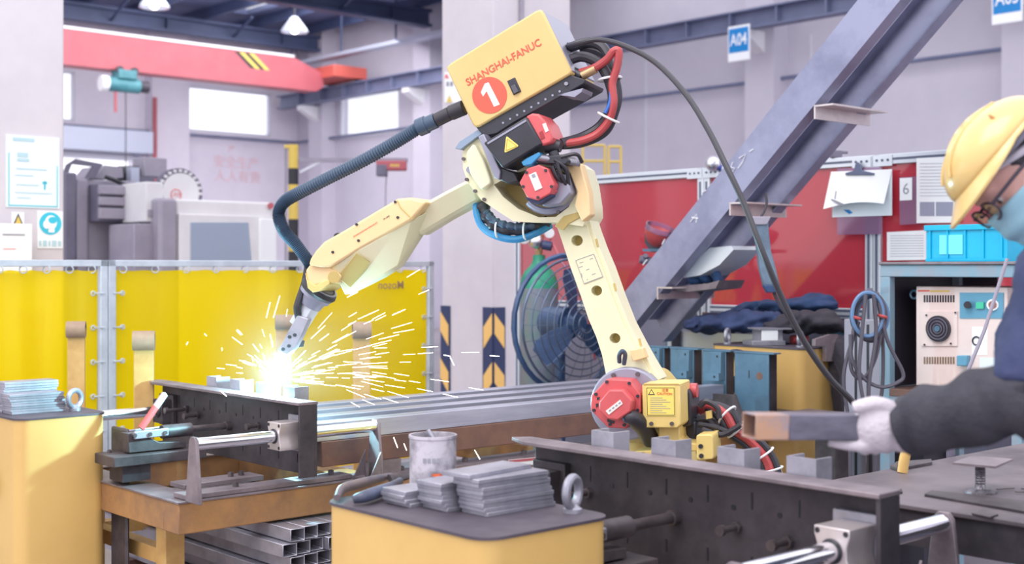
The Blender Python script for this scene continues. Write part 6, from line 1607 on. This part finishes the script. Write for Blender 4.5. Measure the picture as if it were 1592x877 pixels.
# hard hat: shell with crest, rim, visor, inner band
def hatp(u, v, k=1.0):        # u azimuth, v elevation on the dome
    cx, sx = math.cos(u), math.sin(u)
    return H(0.004 + 0.116*k*cx*math.cos(v), 0.102*k*sx*math.cos(v), 0.052 + 0.074*k*math.sin(v) + 0.006*max(0, 1-abs(sx)*5)*math.sin(v)**2)
lo_ = [[hatp(2*math.pi*i/40, R(90*j/12)) for i in range(40)] for j in range(12)] + [[hatp(2*math.pi*i/40, R(89.9)) for i in range(40)]]
hat = body('hard_hat', MB().loft(lo_, False, True), m_hat, 'yellow hard hat shell', 80)
hat.modifiers.new('shell', 'SOLIDIFY').thickness = 0.003
rim = MB(); n = 48; inn, out_, low = [], [], []
for i in range(n):
    u = 2*math.pi*i/n; c = math.cos(u); f = max(0, c)**0.9
    e = 0.006 + 0.038*f
    x0, y0 = 0.004 + 0.115*c, 0.101*math.sin(u); L = math.hypot(c, math.sin(u))
    inn.append(H(x0, y0, 0.054)); out_.append(H(x0 + e*c, y0 + e*math.sin(u)*0.7, 0.049 - 0.020*f)); low.append(H(x0 + e*c*0.98, y0 + e*math.sin(u)*0.68, 0.045 - 0.021*f))
inn2 = [p - hz*0.005 for p in inn]
rim.loft([inn, out_, low, inn2], False, False, True)
part('visor_rim', rim, m_hat, hat, smooth=60) if False else body('visor_rim', rim, m_hat, None, 60)
for y_ in (-0.03, 0.03):
    body('hat_ridge', MB().tube([H(0.004+0.115*math.cos(R(a_)), y_, 0.052+0.0715*math.sin(R(a_))) for a_ in range(30, 130, 10)], 0.0025, 6), m_hat)
body('inner_band', MB().lathe([(0.096,0.0),(0.098,0.0),(0.098,0.02),(0.096,0.02)], H(0.0,0,0.034), hz, 36, False, False), m_mgrey2, 'grey head band')
body('band_strap', MB().tube(smooth_path([H(0.06,0.085,0.04), H(0.0,0.09,0.02), H(-0.06,0.082,0.005), H(-0.09,0.05,0.0)]), 0.009, 8, flat=0.4), m_mgrey)
body('ratchet_knob', MB().torus(H(-0.035,0.088,0.02), hy, 0.02, 0.006, 18, 6), m_dark)
body('hat_scuff', MB().ell(H(-0.01,0.08,0.098), (0.003,0.004,0.009), 8, 6, HR), mat('scuff_brown', (200,140,90), 0.6))
# face mask with pleats and ear loops
mk = []; NU, NV = 26, 18
for j in range(NV+1):
    v = j/NV; row = []
    for i in range(NU+1):
        u = -1 + 2*i/NU; an = u*R(72)
        z = -0.018 - 0.105*v + 0.006*math.cos(u*math.pi/2)*(1-v)
        rad = 0.090 + 0.030*math.sin(math.pi*(0.18+0.72*v))*math.cos(u*math.pi/2)**0.8 - 0.02*v
        pl = 0.0022*math.sin(v*20) * (1-abs(u)**3)
        row.append(H(0.004 + (rad+pl)*math.cos(an), (0.082-0.012*v)*math.sin(an)/math.sin(R(72)), z))
    mk.append(row)
vs = [p for r_ in mk for p in r_]; fs = [(j*(NU+1)+i, j*(NU+1)+i+1, (j+1)*(NU+1)+i+1, (j+1)*(NU+1)+i) for j in range(NV) for i in range(NU)]
msk = body('face_mask', MB().add(vs, fs), m_mask, 'pale blue pleated face mask', 50)
msk.modifiers.new('cloth', 'SOLIDIFY').thickness = 0.002
for s in (-1, 1):
    body('ear_loop', MB().tube(smooth_path([H(0.03,s*0.082,-0.03), H(0.0,s*0.086,-0.005), H(-0.018,s*0.088,0.012)]), 0.0018, 6), m_tie)
    body('ear_loop', MB().tube(smooth_path([H(0.028,s*0.072,-0.112), H(0.0,s*0.08,-0.07), H(-0.02,s*0.088,-0.045)]), 0.0018, 6), m_tie)
    # spectacles
    rimp = [H(0.112 - 0.006*abs(math.cos(2*math.pi*i/22)), s*0.034 + 0.027*math.cos(2*math.pi*i/22), -0.004 + 0.019*math.sin(2*math.pi*i/22)) for i in range(22)]
    body('spectacle_rim', MB().tube(rimp, 0.0022, 6, closed=True), m_specs)
    body('spectacle_lens', MB().prism(rimp, hx*-0.0015), film('lens_glass', (190,190,200), (235,235,240), 0.96, 0.06, 0.05))
    body('spectacle_arm', MB().tube([H(0.108,s*0.062,0.004), H(0.06,s*0.083,0.006), H(-0.015,s*0.088,0.006)], 0.0034, 8), m_specs)
body('spectacle_bridge', MB().tube(smooth_path([H(0.113,-0.009,-0.002), H(0.118,0,0.002), H(0.113,0.009,-0.002)]), 0.0022, 6), m_specs)
# jacket, trousers, boots
jm = MB()
limb(jm, [nb + V((0.02,0,-0.03)), chest, waist, hip + V((0,0,0.02))], [0.09,0.185,0.185,0.19], 24)
for sh, el in ((shN, elN), (shF, elF)):
    limb(jm, [nb + V((0,0,-0.05)), sh, sh.lerp(el,0.45), el, el + (el-sh).normalized()*0.005], [0.085,0.085,0.076,0.068,0.064], 18)
jk = body('jacket', jm, m_jacket, 'blue work jacket'); voxel(jk, 0.012, 6); wrinkle(jk, 0.028, 0.07)
pkt = shN.lerp(elN, 0.35) + V((-0.02,-0.09,0))
body('collar', MB().lathe([(0.075,0.0),(0.07,0.045),(0.064,0.045),(0.068,0.0)], nb + V((0,0,-0.01)), H(-0.035,0,-0.1)-nb, 24, False, False), m_jacket)
tm_ = MB()
limb(tm_, [hip + V((0,0,0.08)), hip, hip + V((0,0,-0.08))], [0.155,0.165,0.14], 22)
for a_, b_, c_ in ((hipN,knN,ftN),(hipF,knF,ftF)): limb(tm_, [a_, a_.lerp(b_,0.5), b_, b_.lerp(c_,0.5), c_ + V((0,0,0.02))], [0.105,0.095,0.075,0.07,0.065])
tr = body('trousers', tm_, m_trous); voxel(tr, 0.012, 4); wrinkle(tr, 0.02, 0.08)
for f_ in (ftN, ftF):
    body('boot', MB().ell(f_ + V((-0.06,0,-0.015)), (0.13,0.05,0.045), 18, 10).cyl(f_ + V((0,0,-0.03)), f_ + V((0,0,0.08)), 0.055, n=16), m_boot)
    body('boot_sole', MB().box(f_.x-0.19, f_.x+0.07, f_.y-0.05, f_.y+0.05, 0.0, 0.02), m_boot)
# dark protective oversleeves: ruched tubes from above the elbow to the glove
def oversleeve(el, wr, sh):
    P = smooth_path([el + (sh-el).normalized()*0.02, el.lerp(sh,0.02) + V((0.01,0,-0.01)), el.lerp(wr,0.2), el.lerp(wr,0.55), el.lerp(wr,0.9), wr + (wr-el).normalized()*0.015], 10)
    k = len(P); loops = []; x = V((0,0,1))
    for i, p in enumerate(P):
        t = i/(k-1); tg = (P[min(i+1,k-1)]-P[max(i-1,0)]).normalized(); xx = (x - tg*x.dot(tg)).normalized(); yy = tg.cross(xx); r0 = 0.066 - 0.014*t + 0.003*math.sin(26*t)
        loops.append([p + xx*(math.cos(2*math.pi*j/28)*r0*(1+0.05*math.sin(3*2*math.pi*j/28+18*t)+0.03*math.sin(5*2*math.pi*j/28-31*t))) + yy*(math.sin(2*math.pi*j/28)*r0*(1+0.05*math.sin(2*2*math.pi*j/28+24*t))) for j in range(28)])
    return body('oversleeve', MB().loft(loops), m_sleeve_d, 'dark grey protective oversleeve', 180)
oversleeve(elN, wrN, shN); oversleeve(elF, wrF, shF)
# gloved hand closing on the tube: palm, thumb on top, index along the bottom, three fingers round the far side
gd_ = 2.18
def g(x, y, k=0.0): return px(x, y, gd_ + k)
gl = MB()
gl.ell(g(1372,662,0.0), (0.052,0.034,0.045), 20, 14, Matrix.Rotation(R(-8), 3, 'Y'))
gl.ell(g(1394,664,0.0), (0.038,0.034,0.042), 18, 12)
gl.tube([g(1390,663,0.0), g(1424,662,0.0)], lambda t: 0.043+0.006*t, 18)
def finger(pts, r): gl.tube(smooth_path(pts, 6), lambda t: r*(1.06-0.22*t), 12)
finger([g(1385,634,-0.015), g(1362,627,-0.02), g(1342,630,-0.02), g(1326,635,-0.016)], 0.0125)
finger([g(1368,690,-0.005), g(1344,694,-0.008), g(1316,692,-0.006), g(1288,686,0.0)], 0.0105)
for i, x_ in enumerate((1345, 1362, 1379)):
    finger([g(x_+8,686,0.0), g(x_,698,0.02), g(x_-4,692,0.055), g(x_-5,668,0.07), g(x_-4,652-2*i,0.066)], 0.0108 - 0.0007*i)
glv = body('glove', gl, m_glove, 'off-white cotton work glove'); voxel(glv, 0.0035, 3)
gf = MB().ell(wrF + (wrF-elF).normalized()*0.06, (0.05,0.03,0.04), 16, 10)
for i in range(4):
    q = wrF + (wrF-elF).normalized()*0.09 + V((0,0.03-0.02*i,0)); gf.tube([q, q + V((-0.035,0,-0.02)), q + V((-0.045,0,-0.05)), q + V((-0.03,0,-0.065))], 0.0095, 10)
gf.tube([wrF + V((-0.03,-0.03,0.0)), wrF + V((-0.07,-0.045,-0.02)), wrF + V((-0.09,-0.04,-0.04))], 0.0105, 10)
voxel(body('glove', gf, m_glove), 0.004, 3)
# the short steel tube in the hand
tA, tB = g(1362,663,0.026), g(1164,662,-0.045)
dt_ = (tB - tA).normalized(); sd_ = dt_.cross(V((0,0,1))).normalized(); up_t = sd_.cross(dt_)
m_heat = mat('tube_heat_tint', (190,150,124), 0.4, metal=0.45, col2=(136,140,164), scale=14)
ht = thing('held_tube', 'short square steel tube with heat-tinted end held by the worker', 'steel tube', (tA+tB)/2 - V((0,0,0.022)))
tm_p = tB - dt_*0.062
part('tube_body', hollow(MB(), tA, tm_p, 0.05, 0.042, 0.003, sd_, up_t), mat('held_tube_steel', (116,114,130), 0.35, metal=0.5, col2=(92,90,106), scale=6, stretch=(0.3,5,5)), ht, bev=0.003)
part('tube_end', hollow(MB(), tm_p, tB, 0.05, 0.042, 0.003, sd_, up_t), m_heat, ht, label='orange and blue heat-tinted end', bev=0.002)
# ================================================================== the welding arc, its light, sparks and a little smoke
ARC = TIP + V((0.0, -0.005, 0.004))
arc = solo('welding_arc', MB().ell(ARC, (0.010,0.010,0.013), 14, 10), glow('arc_glow', (190,245,255), 25), 'blinding blue-white arc at the torch tip', 'arc')
ld = bpy.data.lights.new('arc_light', 'POINT'); ld.energy = 42; ld.color = (0.42, 0.92, 1.0); ld.shadow_soft_size = 0.02
lo_b = bpy.data.objects.new('arc_light', ld); COL.objects.link(lo_b); lo_b.location = ARC + V((0, -0.02, 0.03))
rs = random.Random(21); sp = MB()
def spark(vx, vy, vz, t, L, r):
    p = ARC + V((vx*t, vy*t, vz*t - 4.9*t*t)); tv = V((vx, vy, vz - 9.8*t)).normalized()
    if p.z < 0.64: return
    sp.tube([p - tv*L/2, p, p + tv*L/2], lambda q: r*(0.5+0.5*math.sin(math.pi*(0.15+0.7*q))), 5)
for i in range(115):
    e = rs.betavariate(1.3, 2.4)*80 - 4; a = rs.uniform(-0.5, 0.5); v = rs.uniform(2.4, 5.2)
    t = rs.uniform(0.02, 0.14)
    spark(v*math.cos(R(e))*math.cos(a), v*math.sin(a)*0.4, v*math.sin(R(e)), t, rs.uniform(0.025, 0.085), rs.uniform(0.0007, 0.0011))
for i in range(40):
    e = rs.uniform(15, 100); a = rs.uniform(-0.5, 0.5); v = rs.uniform(1.5, 3.2)
    spark(-v*math.cos(R(e)), v*math.sin(a)*0.4, v*math.sin(R(e)), rs.uniform(0.02, 0.09), rs.uniform(0.012, 0.045), rs.uniform(0.0007, 0.0012))
for x, y, dx, dy in ((420,470,-6,24),(435,460,-10,34),(690,552,10,2),(762,553,14,1),(610,490,20,-9),(540,462,16,-8),(612,680,6,16),(738,700,8,14),(628,690,4,10),(500,840,4,14),(495,850,3,10),(342,607,10,9),(318,519,3,3),(290,536,2,-4),(345,541,0,4),(392,556,2,6),(700,556,6,12)):
    p = px(x, y, 4.4); q = px(x+dx, y+dy, 4.38); sp.tube([p, p.lerp(q,0.5), q], 0.0013, 5)
solo('spark_shower', sp, glow('spark_glow', (255,244,232), 4), 'shower of white sparks flying from the arc', 'sparks', kind='stuff', smooth=0)
# thin weld smoke hanging over the seam
sm = bpy.data.materials.new('weld_smoke'); sm.use_nodes = True; nt = sm.node_tree; nt.nodes.clear()
ou = nt.nodes.new('ShaderNodeOutputMaterial'); vs_ = nt.nodes.new('ShaderNodeVolumeScatter')
vs_.inputs['Color'].default_value = (0.8, 0.9, 1.0, 1); vs_.inputs['Anisotropy'].default_value = 0.2
tc = nt.nodes.new('ShaderNodeTexCoord'); gr = nt.nodes.new('ShaderNodeTexGradient'); gr.gradient_type = 'SPHERICAL'
mp = nt.nodes.new('ShaderNodeMapping'); mu = nt.nodes.new('ShaderNodeMath'); mu.operation = 'MULTIPLY'; mu.inputs[1].default_value = 0.12
nt.links.new(tc.outputs['Object'], mp.inputs[0]); nt.links.new(mp.outputs[0], gr.inputs[0]); nt.links.new(gr.outputs[0], mu.inputs[0])
nt.links.new(mu.outputs[0], vs_.inputs['Density']); nt.links.new(vs_.outputs[0], ou.inputs['Volume'])
smo = solo('weld_smoke', MB().ell(ARC + V((0.12,0.05,0.1)), (0.42,0.3,0.36), 24, 14), sm, 'thin bluish smoke glowing around the arc', 'smoke', kind='stuff')
mp.inputs['Location'].default_value = (0, 0, -0.9); mp.inputs['Scale'].default_value = (2.4, 3.3, 2.5)
